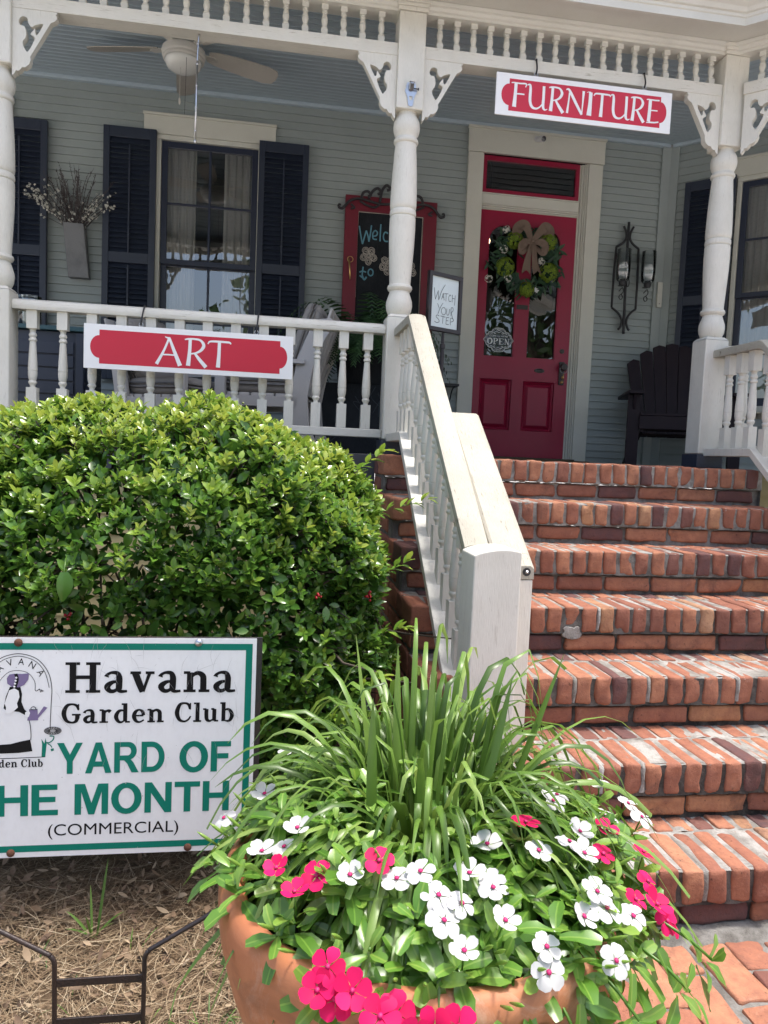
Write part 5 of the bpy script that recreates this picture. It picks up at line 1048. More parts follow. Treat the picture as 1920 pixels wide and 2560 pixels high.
ck([(0.034,2.990),(0.064,2.998),(0.072,3.022),(0.054,3.036),(0.036,3.012),(0.040,2.972),(0.070,2.968)]); ck([(0.098,3.090),(0.096,3.02),(0.096,2.955)]); ck([(0.160,3.022),(0.134,3.030),(0.122,2.996),(0.134,2.962),(0.164,2.960)])
ck(arc(0.205,2.992,0.028,0,360,14,0.036)); ck([(0.248,2.955),(0.250,3.02),(0.268,3.02),(0.272,2.955)]); ck([(0.272,3.01),(0.290,3.02),(0.296,2.955)]); ck([(0.316,2.985),(0.346,2.99),(0.338,3.02),(0.316,3.0),(0.320,2.962),(0.350,2.96)])
ck([(-0.032,2.745),(-0.036,2.700),(-0.038,2.675)]); ck([(-0.060,2.700),(-0.035,2.710),(-0.006,2.704)]); ck([(-0.038,2.675),(-0.020,2.645),(-0.002,2.668)],0.007); ck(arc(0.030,2.705,0.020,0,360,14,0.026)); ck([(-0.058,2.675),(-0.03,2.655)])
mb.build('chalk_writing', MAT['chalk_blue'], cb)
mb = MB()
for (cx_,cz_) in ((0.008,2.835),(0.165,2.770),(0.335,2.745)):
    for k in range(5):
        a = math.radians(90+72*k+180); px, pz = cx_+0.042*math.cos(a), cz_+0.046*math.sin(a)
        for r in (0.026,0.018,0.010): ribbon(mb, [(px+r*math.cos(t)+rnd.gauss(0,.0015),pz+r*1.1*math.sin(t)+rnd.gauss(0,.0015)) for t in np.linspace(0,6.3,12)], 0.0022, Mk, 3, True, lift=0.0006)
    for r in (0.014,0.007): ribbon(mb, [(cx_+r*math.cos(t),cz_+r*math.sin(t)) for t in np.linspace(0,6.3,10)], 0.002, Mk, 3, True, lift=0.0006)
ribbon(mb, [(-0.094,3.172),(0.20,3.174),(0.44,3.170)], 0.004, Mk, 3, True, lift=0.0008); ribbon(mb, [(-0.086,3.172),(-0.088,2.9),(-0.086,2.5)], 0.003, Mk, 3, True, lift=0.0008); ribbon(mb, [(0.438,3.17),(0.437,2.8),(0.440,2.4)], 0.004, Mk, 3, True, lift=0.0008)
mb.build('chalk_flowers', MAT['chalk_pale'], cb)
mb = MB()
def sc2(P, r=0.011): tube(mb, [(p[0],4.125,p[1]) for p in smooth_pts(P,6)], r, 8)
for s in (-1, 1):
    c = 0.178
    sc2([(c+s*0.43,3.185),(c+s*0.40,3.175),(c+s*0.375,3.20),(c+s*0.33,3.245),(c+s*0.25,3.262),(c+s*0.10,3.235),(c,3.245)]); sc2([(c+s*0.43,3.185),(c+s*0.425,3.205),(c+s*0.41,3.20)],0.008)
    sc2([(c+s*0.25,3.262),(c+s*0.235,3.31),(c+s*0.20,3.325),(c+s*0.175,3.30),(c+s*0.195,3.285)]); sc2([(c+s*0.19,3.27),(c+s*0.16,3.33),(c+s*0.12,3.355),(c+s*0.095,3.325),(c+s*0.12,3.31)]); sc2([(c+s*0.10,3.25),(c+s*0.085,3.34),(c+s*0.05,3.385),(c+s*0.02,3.36),(c+s*0.045,3.345)])
    sc2([(c+s*0.26,3.245),(c+s*0.20,3.215),(c+s*0.14,3.205),(c+s*0.10,3.235)],0.009); sc2([(c+s*0.33,3.215),(c+s*0.30,3.19),(c+s*0.33,3.18)],0.008)
sc2([(c,3.245),(c,3.33),(c,3.42)],0.013); mb.build('iron_crest', MAT['dark_iron'], cb, smooth=True)
mb = MB(); tube(mb, smooth_pts([(-0.150,4.125,2.79),(-0.148,4.105,2.74),(-0.142,4.105,2.68),(-0.138,4.125,2.63)],5), 0.006, 8); tube(mb, [(-0.142+0.022*math.cos(t),4.115,2.785+0.022*math.sin(t)) for t in np.linspace(0,9,24)], 0.003, 6); mb.build('pull', MAT['brass'], cb, smooth=True)
# wall sconce right of the door
sk = tag(empty('candle_sconce', (2.22,4.17,2.36)), 'tall black iron candle sconce with two glass hurricanes right of the red door', 'sconce')
mb = MB()
def ir(P, r=0.009): tube(mb, [(p[0], 4.155 if len(p) < 3 else p[2], p[1]) for p in smooth_pts(P,5)], r, 8)
ir([(2.208,3.290),(2.208,3.0),(2.216,2.6),(2.222,2.362)],0.012)
for s in (-1, 1):
    c = 2.209
    ir([(c+s*0.044,3.255),(c+s*0.020,3.205),(c+s*0.018,3.155),(c+s*0.045,3.115),(c+s*0.100,3.078)],0.010); ir([(c+s*0.100,3.078),(c+s*0.108,2.83),(c+s*0.108,2.575)],0.010); ir([(c+s*0.108,2.575),(c+s*0.05+.006,2.53),(c+s*0.022+.01,2.475),(c+s*0.030+.012,2.42),(c+s*0.050+.012,2.395)],0.010)
mb.build('frame', MAT['black_iron'], sk, smooth=True)
for (x,z) in ((2.150,2.72),(2.372,2.72)):
    mb = MB(); tube(mb, [(x,4.155,2.76),(x,4.09,2.745),(x,4.085,2.78)], 0.006, 6); tube(mb, [(x+0.016*math.cos(t),4.10,2.655+0.020*math.sin(t)) for t in np.linspace(0,6.3,12)], 0.004, 6); tube(mb, smooth_pts([(x-0.02,4.1,2.70),(x+0.006,4.09,2.73),(x+0.02,4.1,2.70),(x,4.1,2.675)],4), 0.004, 6); mb.build('arm', MAT['black_iron'], sk, smooth=True)
mb = MB()
for k in range(4): tube(mb, [(2.221+0.011*math.cos(t)*(1 if k%2 else .6),4.13,2.95-0.055*k+0.034*math.sin(t)) for t in np.linspace(0,6.3,14)], 0.004, 6)
mb.build('chain', MAT['black_iron'], sk, smooth=True)
for x in (2.150,2.374):
    mb = MB(); lathe(mb, [(0.020,2.77),(0.042,2.785),(0.053,2.80),(0.058,2.86),(0.061,3.04),(0.0585,3.04),(0.0555,2.86),(0.050,2.804),(0.02,2.79)], (x,4.085,0), 24, cap=False); gh = mb.build('glass_hurricane', MAT['lamp_glass'], sk, smooth=True)
    mb = MB(); lathe(mb, [(0.024,2.745),(0.030,2.765),(0.030,2.786),(0.0,2.788)], (x,4.085,0), 18); mb.build('cup', MAT['black_iron'], sk, smooth='auto')
# thermometer strip on the corner board
th = tag(empty('thermometer', (2.59,4.17,2.6)), 'narrow beige plate screwed to the wall corner right of the sconce', 'plate')
mb = MB(); box(mb, (2.515,4.168,2.610), (2.560,4.186,2.822)); mb.build('plate', MAT['cream_trim'], th, bevel=0.003)
mb = MB(); lathe(mb, [(0,0),(0.004,0),(0.003,0.002),(0,0.002)], M=Matrix.Translation((2.538,4.1678,2.64))@Matrix.Rotation(math.pi/2,4,'X'), seg=10); mb.build('screw', MAT['dark_iron'], th)
# tin wall pocket with dried twigs
wp = tag(empty('wall_pocket', (-2.22,4.16,2.49)), 'tapered galvanised wall pocket hanging between the two left shutters', 'wall planter')
mb = MB(); za, zb = 2.488, 2.880
def pk(z): t = (z-za)/(zb-za); return (-2.279*(1-t)-2.312*t, -2.128*(1-t)-2.163*t, 0.055+0.035*t)
v = []
for z in (za, zb):
    a, b, dp = pk(z); v += [(a,4.195,z),(b,4.195,z),(b,4.195-dp,z),(a,4.195-dp,z)]
mb.add(v, [(0,1,2,3),(0,4,5,1),(1,5,6,2),(2,6,7,3),(3,7,4,0)]); mb.build('pocket', MAT['galvanized'], wp, bevel=0.004)
tw = tag(empty('dried_bouquet', (-2.235,4.14,2.88)), 'dried twigs with small white blossoms standing in the tin wall pocket', 'bouquet')
mb = MB(); mc = MB()
for i in range(95):
    bx_ = rnd.uniform(-2.295,-2.18); by = 4.145+rnd.uniform(-.02,.02)
    side = i % 5
    if side < 3: ang = rnd.gauss(0,0.30); L_ = rnd.uniform(0.22,0.50)
    else: ang = rnd.choice((-1,1))*rnd.uniform(0.5,1.15); L_ = rnd.uniform(0.18,0.46)
    P = [(bx_,by,2.82)]
    for k in range(1,6):
        t = k/5; aa = ang*(0.6+0.5*t); P.append((P[-1][0]+math.sin(aa)*L_/5+rnd.gauss(0,.006), P[-1][1]-abs(rnd.gauss(0.006,.006)), P[-1][2]+math.cos(aa)*L_/5+rnd.gauss(0,.006)))
    tube(mb, smooth_pts(P,3), [0.0022]*11+[0.0022,0.002,0.0018,0.0014,0.001][:len(smooth_pts(P,3))-11], 4)
    if side < 3:
        for q in range(14):
            k = rnd.uniform(2.2,5); j = int(k); p = np.array(P[j])*(1-(k-j))+np.array(P[min(j+1,5)])*(k-j); add_leaf(mb, p, (rnd.gauss(0,.6),rnd.gauss(0,.5),1), (0,-1,0), rnd.uniform(.012,.022), .005, n=2)
    else:
        for q in range(rnd.randint(3,8)):
            k = rnd.uniform(2,5); j = int(k); p = np.array(P[j])*(1-(k-j))+np.array(P[min(j+1,5)])*(k-j)+nr.normal(0,.006,3); petal_ball(mc, Vector(p), 0.005, 3, rnd.uniform(0.005,0.009))
for (dx,dz) in ((-0.30,0.24),(-0.33,0.19),(-0.26,0.19),(-0.22,0.17),(0.20,0.12),(0.26,0.135),(-0.24,0.13),(-0.2,0.11),(0.15,0.11)):
    for q in range(4): petal_ball(mc, Vector((-2.235+dx+rnd.gauss(0,.018),4.10,2.88+dz+rnd.gauss(0,.012))), 0.006, 4, 0.009)
tube(mb, smooth_pts([(-2.27,4.14,2.86),(-2.35,4.12,2.99),(-2.46,4.10,3.07),(-2.60,4.10,3.12)],4), 0.002, 4); tube(mb, smooth_pts([(-2.20,4.14,2.86),(-2.12,4.12,2.96),(-2.02,4.10,3.0),(-1.93,4.10,3.02)],4), 0.002, 4)
mb.build('twigs', MAT['twig'], tw); mc.build('blossoms', MAT['dry_blossom'], tw)
# dark blue cabinet at the left end of the porch, with a jar
cab = tag(empty('porch_cabinet', (-2.05,2.85,ZF)), 'dark blue slatted cabinet with teal top behind the left end of the railing', 'cabinet')
mb = MB(); box(mb, (-2.75,2.62,ZF+0.003), (-1.79,3.05,1.862)); mb.build('body', MAT['navy_paint'], cab, bevel=0.004)
mb = MB(); box(mb, (-2.78,2.59,1.864), (-1.77,3.08,1.890)); mb.build('top', MAT['teal_top'], cab, bevel=0.004)
mb = MB()
for k in range(7): z = 1.285+0.075*k; box(mb, (-2.72,2.606,z), (-1.845,2.6185,z+0.066)); 
for k in range(7): z = 1.285+0.075*k; box(mb, (-1.7885,2.66,z), (-1.778,3.0,z+0.066))
box(mb, (-1.83,2.600,ZF+.01), (-1.7905,2.6185,1.855)); mb.build('slat_panel', MAT['navy_paint'], cab, bevel=0.002)
jr = tag(empty('glass_jar', (-2.11,2.72,1.89)), 'round glass jar of speckled sand on the blue cabinet', 'jar')
mb = MB(); lathe(mb, [(0.058,1.893),(0.062,1.90),(0.063,2.03),(0.060,2.045),(0.064,2.050),(0.064,2.062),(0.060,2.062),(0.057,2.045),(0.059,2.03),(0.058,1.90)], (-2.115,2.72,0), 28, cap=False); mb.build('glass', MAT['jar_glass'], jr, smooth='auto')
mb = MB(); lathe(mb, [(0.0,1.897),(0.056,1.897),(0.0565,1.985),(0,1.988)], (-2.115,2.72,0), 24); mb.build('sand', MAT['candle'], jr, smooth='auto')
# grey cushioned patio chairs
def patio_chair(loc, rz, label, sc=0.9):
    """faces local -Y; built at the origin of a base empty"""
    o = tag(empty('patio_chair', (0,0,0)), label, 'chair', 'grey patio chairs behind the railing')
    hw_ = 0.31
    for s in (-1, 1):
        mb = MB(); x = s*hw_
        pts = [(0.36,0.0),(0.285,0.16),(0.27,0.34),(0.30,0.52),(0.37,0.70),(0.43,0.80),(0.40,0.83),(0.33,0.82),(0.27,0.75),(0.20,0.58),(0.165,0.36),(0.18,0.16),(0.22,0.0)]
        prism(mb, [(y,z) for y,z in pts], 'x', x-0.016, x+0.016); mb.build('back_leg', MAT['chair_grey'], o, bevel=0.003)
        mb = MB(); box(mb, (x-0.022,-0.32,0.0), (x+0.022,-0.255,0.535)); mb.build('front_leg', MAT['chair_grey'], o, bevel=0.003)
        mb = MB(); prism(mb, [(x-0.045,-0.35),(x+0.045,-0.35),(x+0.05,-0.2),(x+0.04,0.25),(x-0.03,0.25),(x-0.045,-0.2)], 'z', 0.540, 0.568); mb.build('armrest', MAT['chair_grey'], o, bevel=0.003)
        mb = MB(); box(mb, (x-0.016,-0.253,0.27), (x+0.016,0.21,0.335)); mb.build('side_rail', MAT['chair_grey'], o, bevel=0.003)
    mb = MB()
    for k in range(6): y = -0.25+k*0.078; box(mb, (-hw_+0.018,y,0.337), (hw_-0.018,y+0.066,0.357))
    mb.build('seat', MAT['chair_grey'], o, bevel=0.003)
    mb = MB()
    for k in range(5): x = -0.24+k*0.12; box(mb, (x-0.05,-0.008,0), (x+0.05,0.008,0.56), M=Matrix.Translation((0,0.235,0.36))@Matrix.Rotation(-0.30,4,'X'))
    mb.build('backrest', MAT['chair_grey'], o, bevel=0.003)
    def cushion(name, c, sz, M):
        m2 = MB(); P, Nn, f = brick_template(sz[0]/2, sz[1]/2, sz[2]/2, min(sz)*0.46); P = P*(1+0.0); 
        puff = (1-(2*P[:,0]/sz[0])**2)*(1-(2*(P[:,1])/sz[1])**2 if sz[1] > sz[2] else 1-(2*P[:,2]/sz[2])**2)
        ax = 2 if sz[2] < sz[1] else 1; P[:,ax] += np.sign(P[:,ax])*0.022*np.clip(puff,0,1)
        m2.add([M@Vector(p) for p in P+np.array(c)], f); m2.build(name, MAT['cushion_grey'], o, smooth=True)
    cushion('seat_cushion', (0,-0.04,0.425), (0.54,0.52,0.12), Matrix.Identity(4))
    Mb2 = Matrix.Translation((0,0.215,0.42))@Matrix.Rotation(-0.30,4,'X'); cushion('back_cushion', (0,-0.075,0.25), (0.54,0.12,0.46), Mb2)
    cushion('head_cushion', (0,-0.085,0.45), (0.46,0.10,0.14), Mb2)
    o.location = loc; o.rotation_euler.z = rz; o.scale = (sc,sc,sc)
    return o
pc1 = patio_chair((-0.70,2.78,ZF+0.003), math.radians(-90-12), 'grey patio chair with its curved back nearest the fern', 0.92)
pc2 = patio_chair((-1.30,2.72,ZF+0.003), math.radians(62), 'grey patio chair behind the ART sign beside the blue cabinet', 0.80)
# black stand with chalk scribbles under the fern
ps = tag(empty('plant_stand', (-0.13,3.2,ZF)), 'black chalkboard box with faint chalk scribbles under the fern', 'plant stand')
mb = MB(); box(mb, (-0.46,3.0,ZF+0.003), (0.16,3.5,1.70)); mb.build('box', MAT['chalk_black'], ps, bevel=0.004)
Mk2 = frame_front(0,2.9992,0); mb = MB()
for k in range(7):
    x, z = rnd.uniform(-0.40,0.08), rnd.uniform(1.30,1.62); ribbon(mb, [(x+rnd.gauss(0,.04),z+rnd.gauss(0,.05)) for _ in range(5)], 0.0022, Mk2, 6, True, lift=0.0004)
ribbon(mb, [(-0.43,1.30),(-0.42,1.36),(-0.435,1.43),(-0.42,1.50),(-0.43,1.58),(-0.40,1.65)], 0.003, Mk2, 6, True, lift=0.0004); tag(mb.build('chalk_scribble', MAT['chalk_faint'], ps), kind='stuff')
fp = tag(empty('potted_fern', (-0.05,3.2,1.70)), 'big dark Boston fern in a pot between chalkboard and middle post', 'plant')
mb = MB(); lathe(mb, [(0.13,0.003),(0.15,0.03),(0.18,0.22),(0.19,0.23),(0.19,0.25),(0.165,0.25),(0.16,0.2)], (-0.13,3.20,1.70), 24); mb.build('pot', MAT['chalk_black'], fp, smooth='auto')
mb = MB()
for i in range(260):
    a = rnd.uniform(0,6.283); L_ = rnd.uniform(0.36,0.68); el = rnd.uniform(0.3,1.35); c = np.array((-0.13+0.10*math.cos(a),3.20+0.08*math.sin(a),1.93)); d = np.array((math.cos(a)*math.cos(el),math.sin(a)*math.cos(el)*0.8,math.sin(el))); P = []; p = c.copy(); n = 11
    for k in range(n+1): P.append(p.copy()); dd = d+np.array((0,0,-1))*(k/n)**1.3*1.9; p = p+dd/np.linalg.norm(dd)*L_/n
    for k in range(1,n+1):
        t = k/n; T = P[k]-P[k-1]; T /= np.linalg.norm(T); s = np.cross(T,(0,0,1)); s = s/(np.linalg.norm(s)+1e-6); wl = 0.055*math.sin(math.pi*(0.12+0.85*t))+0.012; tn = rnd.random()
        for sg in (-1, 1):
            for off in (0, 0.5):
                b = P[k-1]+(P[k]-P[k-1])*off; e = b+s*sg*wl+T*0.012-np.array((0,0,0.012)); q = T*0.010
                mb.add([b-q*0.5,b+q*0.9,e+q*0.4,e-q*0.2], [(0,1,2,3)], tn)
mb.build('fronds', MAT['fern_leaf'], fp)
# dark adirondack chair, turned a little to the street
ac = tag(empty('adirondack_chair', (2.455,3.6,ZF)), 'dark brown slatted adirondack chair on the porch right of the red door', 'chair')
cx0, yf, zf = 2.455, 3.36, ZF+0.003
for k in range(7):
    a0 = -0.255+k*0.085; h = 1.05-0.055*(abs(k-3)/3)**2*2.6; mb = MB(); wb = 0.0365; wt = 0.0500; xs = a0*0.90; xt = a0*1.22
    Mz = Matrix.Translation((cx0,yf+0.42,zf+0.24))@Matrix.Rotation(-0.24,4,'X'); hh = h-0.24
    pts = [(xs-wb,0),(xs+wb,0),(xt+wt,hh-0.012-0.03*(1 if k > 3 else 0)*(k-3)/3),(xt,hh),(xt-wt,hh-0.012-0.03*(1 if k < 3 else 0)*(3-k)/3)]
    prism(mb, pts, 'y', -0.010, 0.010, M=Mz); mb.build('back_slat', MAT['chair_black'], ac, bevel=0.003)
for s in (-1, 1):
    x = cx0+s*0.375
    mb = MB(); box(mb, (x-0.045+s*.0,yf+0.02,zf), (x+0.045-.0+0,yf+0.05,zf+0.545)); mb.build('front_leg', MAT['chair_black'], ac, bevel=0.003)
    mb = MB(); prism(mb, [(x-0.055,yf-0.05),(x+0.055,yf-0.05),(x+0.06,yf+0.1),(x+0.045,yf+0.55),(x-0.045,yf+0.55),(x-0.06,yf+0.1)], 'z', zf+0.547, zf+0.572); mb.build('armrest', MAT['chair_black'], ac, bevel=0.004)
    mb = MB(); prism(mb, [(x-0.01,0)]*0+[(yf+0.02,zf+0.38),(yf+0.10,zf+0.34),(yf+0.78,zf+0.0),(yf+0.70,zf+0.0),(yf+0.02,zf+0.26)], 'x', cx0+s*0.31-0.012, cx0+s*0.31+0.012); mb.build('side_rail', MAT['chair_black'], ac, bevel=0.003)
    mb = MB(); prism(mb, [(yf-0.02,zf+0.545),(yf+0.018,zf+0.545),(yf+0.018,zf+0.43)], 'x', x-0.012, x+0.012); mb.build('arm_bracket', MAT['chair_black'], ac, bevel=0.003)
mb = MB(); box(mb, (cx0-0.335,yf-0.004,zf+0.285), (cx0+0.335,yf+0.018,zf+0.385)); mb.build('apron', MAT['chair_black'], ac, bevel=0.003)
mb = MB()
for k in range(5): y = yf+0.005+k*0.088; z = zf+0.388-0.035*k; box(mb, (cx0-0.325,y,z), (cx0+0.325,y+0.078,z+0.02))
mb.build('seat', MAT['chair_black'], ac, bevel=0.003)
ac.rotation_euler.z = math.radians(-17)
# ---------------------------------------------------------------- clipped holly bush
def leaf_np(c, d, up, L_, W_, n=4, fold=0.3, curl=0.25, prof=None):
    d = d/np.linalg.norm(d); s = np.cross(d, up); ls = np.linalg.norm(s); s = s/ls if ls > 1e-6 else np.array((1.,0,0)); u = np.cross(s, d); v = []
    for i in range(n+1):
        t = i/n; w_ = W_*prof[i]*0.5; p = c+d*(L_*t)-u*(curl*L_*t*t); v += [p-s*w_+u*(fold*w_), p, p+s*w_+u*(fold*w_)]
    return v
def quads(n, b=0): 
    f = []
    for i in range(n): a = 3*i+b; f += [(a,a+1,a+4,a+3),(a+1,a+2,a+5,a+4)]
    return f
HP = [0.12,0.78,1.0,0.78,0.04]; Q4 = quads(4)
bush = tag(empty('holly_bush', (-1.25, 0.75, -0.11)), 'big clipped green holly bush in front of the porch railing', 'bush')
BC = np.array((-1.13, 0.84, 0.70)); BR = np.array((0.865, 0.70, 0.70))
def bush_pt(th, ph):
    """superellipsoid shell; returns point and outward normal"""
    e = 0.80
    def sp(a, e): return math.copysign(abs(a)**e, a)
    cx_, sx_, cz, sz = math.cos(th), math.sin(th), math.cos(ph), math.sin(ph)
    p = np.array((sp(cz,e)*sp(cx_,e), sp(cz,e)*sp(sx_,e), sp(sz,e)))
    nrm = np.array((sp(cz,2-e)*sp(cx_,2-e), sp(cz,2-e)*sp(sx_,2-e), sp(sz,2-e)))/BR; nrm /= np.linalg.norm(nrm)
    bump_ = 1+0.035*math.sin(p[0]*9+p[1]*4)*math.sin(p[2]*8+p[0]*3)+0.03*math.sin(p[0]*17+1)*math.sin(p[2]*15+2)
    return BC+p*BR*bump_, nrm
mb = MB(); mw = MB(); nberry = 0
cnt = 0
while cnt < 5200:
    th = nr.uniform(-math.pi, math.pi*0.15) if nr.rand() < 0.72 else nr.uniform(-math.pi, math.pi); ph = math.asin(nr.uniform(-0.75, 1.0)); p, nn = bush_pt(th, ph)
    if p[1] > 1.05 and nn[2] < 0.55: continue
    if p[0] < -2.0: continue
    depth = abs(nr.normal(0, 0.035)); low = p[2] < 0.85
    if low and nr.rand() < 0.10: continue
    if low: depth += abs(nr.normal(0, 0.06))
    c = p-nn*depth; ax = nn*0.7+np.array((0,-0.05,0.75))+nr.normal(0,0.28,3); ax /= np.linalg.norm(ax)
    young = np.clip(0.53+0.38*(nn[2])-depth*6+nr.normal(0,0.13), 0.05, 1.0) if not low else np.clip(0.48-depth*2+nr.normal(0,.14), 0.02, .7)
    e = np.cross(ax, (0.3,0.1,1.0)); e /= np.linalg.norm(e); g = np.cross(ax, e); k = nr.randint(6, 9); r0 = nr.uniform(0, 6.28)
    for j in range(k):
        a = r0+j*2.4; t = j/k; sp_ = 1.25-0.85*t; d = ax*(1-0.72*sp_*0.6)+(e*math.cos(a)+g*math.sin(a))*sp_*0.75
        L_ = nr.uniform(0.026, 0.046)*(1-0.25*t); b = c-ax*(0.035*(1-t)); up = ax+nr.normal(0,0.15,3)
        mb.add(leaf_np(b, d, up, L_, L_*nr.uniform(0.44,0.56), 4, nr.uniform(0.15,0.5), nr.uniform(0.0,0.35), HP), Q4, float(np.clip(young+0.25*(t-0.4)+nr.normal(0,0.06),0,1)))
    if cnt % 3 == 0:
        q = c-nn*nr.uniform(0.12,0.3)+nr.normal(0,.03,3); tube(mw, [tuple(c),tuple((c+q)/2+nr.normal(0,.012,3)),tuple(q)], [0.0022,0.003,0.004], 5)
    if nberry < 34 and nr.rand() < (0.020 if low else 0.004):
        isred = nr.rand() < 0.3; m2 = MB(); nberry += 1
        for j in range(nr.randint(5,10)):
            b_ = c+nr.normal(0,0.007,3)+nn*0.014; lathe(m2, [(0.0,-0.0045),(0.0032,-0.0032),(0.0045,0),(0.0032,0.0032),(0,0.0045)], tuple(b_), 8, float(nr.rand()))
        m2.build('berry_cluster', MAT['berry_red' if isred else 'berry_green'], bush, smooth=True)
    cnt += 1
# older, darker leaves in a second layer under the shoots, and a few deep inside
for i in range(15000):
    if i % 4:
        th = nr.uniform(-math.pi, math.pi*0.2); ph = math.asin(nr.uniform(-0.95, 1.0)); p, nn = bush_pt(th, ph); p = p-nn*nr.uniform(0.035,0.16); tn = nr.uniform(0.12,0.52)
    else:
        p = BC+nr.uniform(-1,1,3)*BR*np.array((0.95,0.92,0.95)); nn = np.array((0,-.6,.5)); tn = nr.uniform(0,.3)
        if ((np.abs(p-BC)/BR)**2.4).sum() > 0.9: continue
    if p[0] < -2.0 or p[1] > 1.2: continue
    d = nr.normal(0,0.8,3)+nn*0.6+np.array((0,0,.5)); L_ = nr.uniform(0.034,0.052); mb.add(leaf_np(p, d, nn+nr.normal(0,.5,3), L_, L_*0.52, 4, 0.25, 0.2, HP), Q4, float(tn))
mb.build('foliage', MAT['holly_leaf'], bush, smooth=True)
# a sprig reaching over the steps, and the woody stems
for i in range(46):
    x = nr.uniform(-2.0,-0.35); y = nr.uniform(0.55,1.1); P = [np.array((x,y,-0.11))]
    for j in range(7): P.append(P[-1]+np.array((nr.normal(0,.05),nr.normal(-0.012,.05),nr.uniform(0.09,0.17))))
    tube(mw, [tuple(p) for p in P], list(np.linspace(nr.uniform(.010,.018),0.004,8)), 6)
    for j in range(3):
        q = P[nr.randint(2,7)]; e = q+np.array((nr.normal(0,.16),nr.normal(-.12,.14),nr.uniform(0.0,.15))); tube(mw, [tuple(q),tuple((q+e)/2+nr.normal(0,.02,3)),tuple(e)], [0.006,0.004,0.002], 5)
mw.build('branches', MAT['bark'], bush, smooth=True)
for (q0, q1, nl) in (((-0.36,0.62,1.03),(-0.175,0.60,1.09),9),((-0.33,0.45,0.86),(-0.27,0.42,0.90),6),((-0.42,0.62,1.18),(-0.33,0.60,1.25),7),((-0.38,0.40,0.66),(-0.28,0.36,0.70),7),((-0.52,0.32,0.42),(-0.46,0.25,0.46),8),((-0.62,0.30,0.32),(-0.60,0.22,0.36),8),((-0.44,0.35,0.50),(-0.36,0.30,0.56),7)):
    mb = MB(); q0 = np.array(q0); q1 = np.array(q1); ax = (q1-q0)/np.linalg.norm(q1-q0)
    e = np.cross(ax,(0,0.3,1.)); e /= np.linalg.norm(e); g = np.cross(ax,e)
    for rep in range(2):
        for j in range(nl):
            t = j/(nl-1); a = j*2.4+rep; d = ax*0.8+(e*math.cos(a)+g*math.sin(a)+np.array((0,0,.25)))*0.75; mb.add(leaf_np(q0+(q1-q0)*t, d, (0,0,1.), nr.uniform(.038,.05), .022, 4, .3, .2, HP), Q4, float(np.clip(0.55+0.3*t+nr.normal(0,.1),0,1)))
    mb.build('sprig', MAT['holly_leaf'], bush, smooth=True)
# one big smooth leaf of a stray vine in the bush
mb = MB(); mb.add(leaf_np(np.array((-1.225,0.09,0.90)), np.array((0.15,-0.35,-1.0)), np.array((0.7,-1.,.5)), 0.072, 0.042, 4, .35, .3, [0.45,0.95,1.0,0.75,0.15]), Q4, 0.33); tube(mb, [(-1.225,0.09,0.90),(-1.235,0.15,0.93),(-1.25,0.25,0.94)], 0.0018, 5, 0.5); mb.build('vine_leaf', MAT['holly_leaf'], bush, smooth=True)
# ---------------------------------------------------------------- terracotta pot and its plants
PC = np.array((-0.466, -0.815, 0.0))
pot = tag(empty('terracotta_pot', tuple(PC)), 'large terracotta pot with rolled rim overflowing with flowers', 'pot')
mb = MB(); lathe(mb, [(0.0,-0.115),(0.175,-0.115),(0.182,-0.10),(0.200,0.06),(0.225,0.22),(0.240,0.34),(0.247,0.405),(0.252,0.424),(0.266,0.434),(0.275,0.448),(0.282,0.470),(0.290,0.500),(0.296,0.530),(0.300,0.560),(0.3005,0.585),(0.296,0.604),(0.286,0.613),(0.272,0.613),(0.264,0.604),(0.262,0.580),(0.262,0.555)], tuple(PC), 72, cap=False); mb.build('body', MAT['terracotta'], pot, smooth=True)
mb = MB(); lathe(mb, [(0.263,0.556),(0.2,0.566),(0.1,0.575),(0.0,0.578)], tuple(PC), 36, cap=False); mb.build('soil', MAT['soil'], pot, smooth=True)
# liriope clump
lir = tag(empty('liriope_clump', (PC[0]+.02, PC[1]+.06, 0.575)), 'arching strap-leaved green grass clump in the middle of the terracotta pot', 'plant')
mb = MB()
def blade(b, az, el, L_, w_, droop, tn, n=10, twist=0.0, tip=0.0):
    d = np.array((math.cos(az)*math.cos(el), math.sin(az)*math.cos(el), math.sin(el))); p = np.array(b, float); v = []; side = np.array((-math.sin(az),math.cos(az),0.0))
    for i in range(n+1):
        t = i/n; dd = d+np.array((0,0,-1.0))*droop*t**1.6; dd /= np.linalg.norm(dd)
        ww = w_*0.5*(min(1,0.55+t*1.6))*((1-((t-0.55)/0.45)**2*(1-tip)) if t > 0.55 else 1)+0.0003
        s = side*math.cos(twist*t)+np.cross(side,dd)*math.sin(twist*t); u = np.cross(s, dd)
        v += [p-s*ww+u*ww*0.35, p.copy(), p+s*ww+u*ww*0.35]; p = p+dd*L_/n
    mb.add(v, quads(n), tn)
for i in range(980):
    az = nr.uniform(0, 6.283); r = 0.085*math.sqrt(nr.rand()); el = np.clip(nr.normal(0.86,0.34),0.2,1.5); L_ = nr.uniform(0.25,0.43)
    if math.cos(az) < -0.6: L_ *= 0.88
    if el > 0.95 and math.sin(az) > -0.25: L_ *= 1.15
    if math.sin(az) < -0.25: L_ *= 0.80
    blade((PC[0]+0.015+r*math.cos(az), PC[1]+0.05+r*math.sin(az), 0.57), az+nr.normal(0,.35), el, L_, nr.uniform(0.0068,0.0118), nr.uniform(1.6,3.6)*(0.80+0.25*(1.5-el)), float(np.clip(nr.normal(0.42,0.22),0,1)), 10, nr.normal(0,.5), 0.0 if nr.rand() < .8 else 0.8)
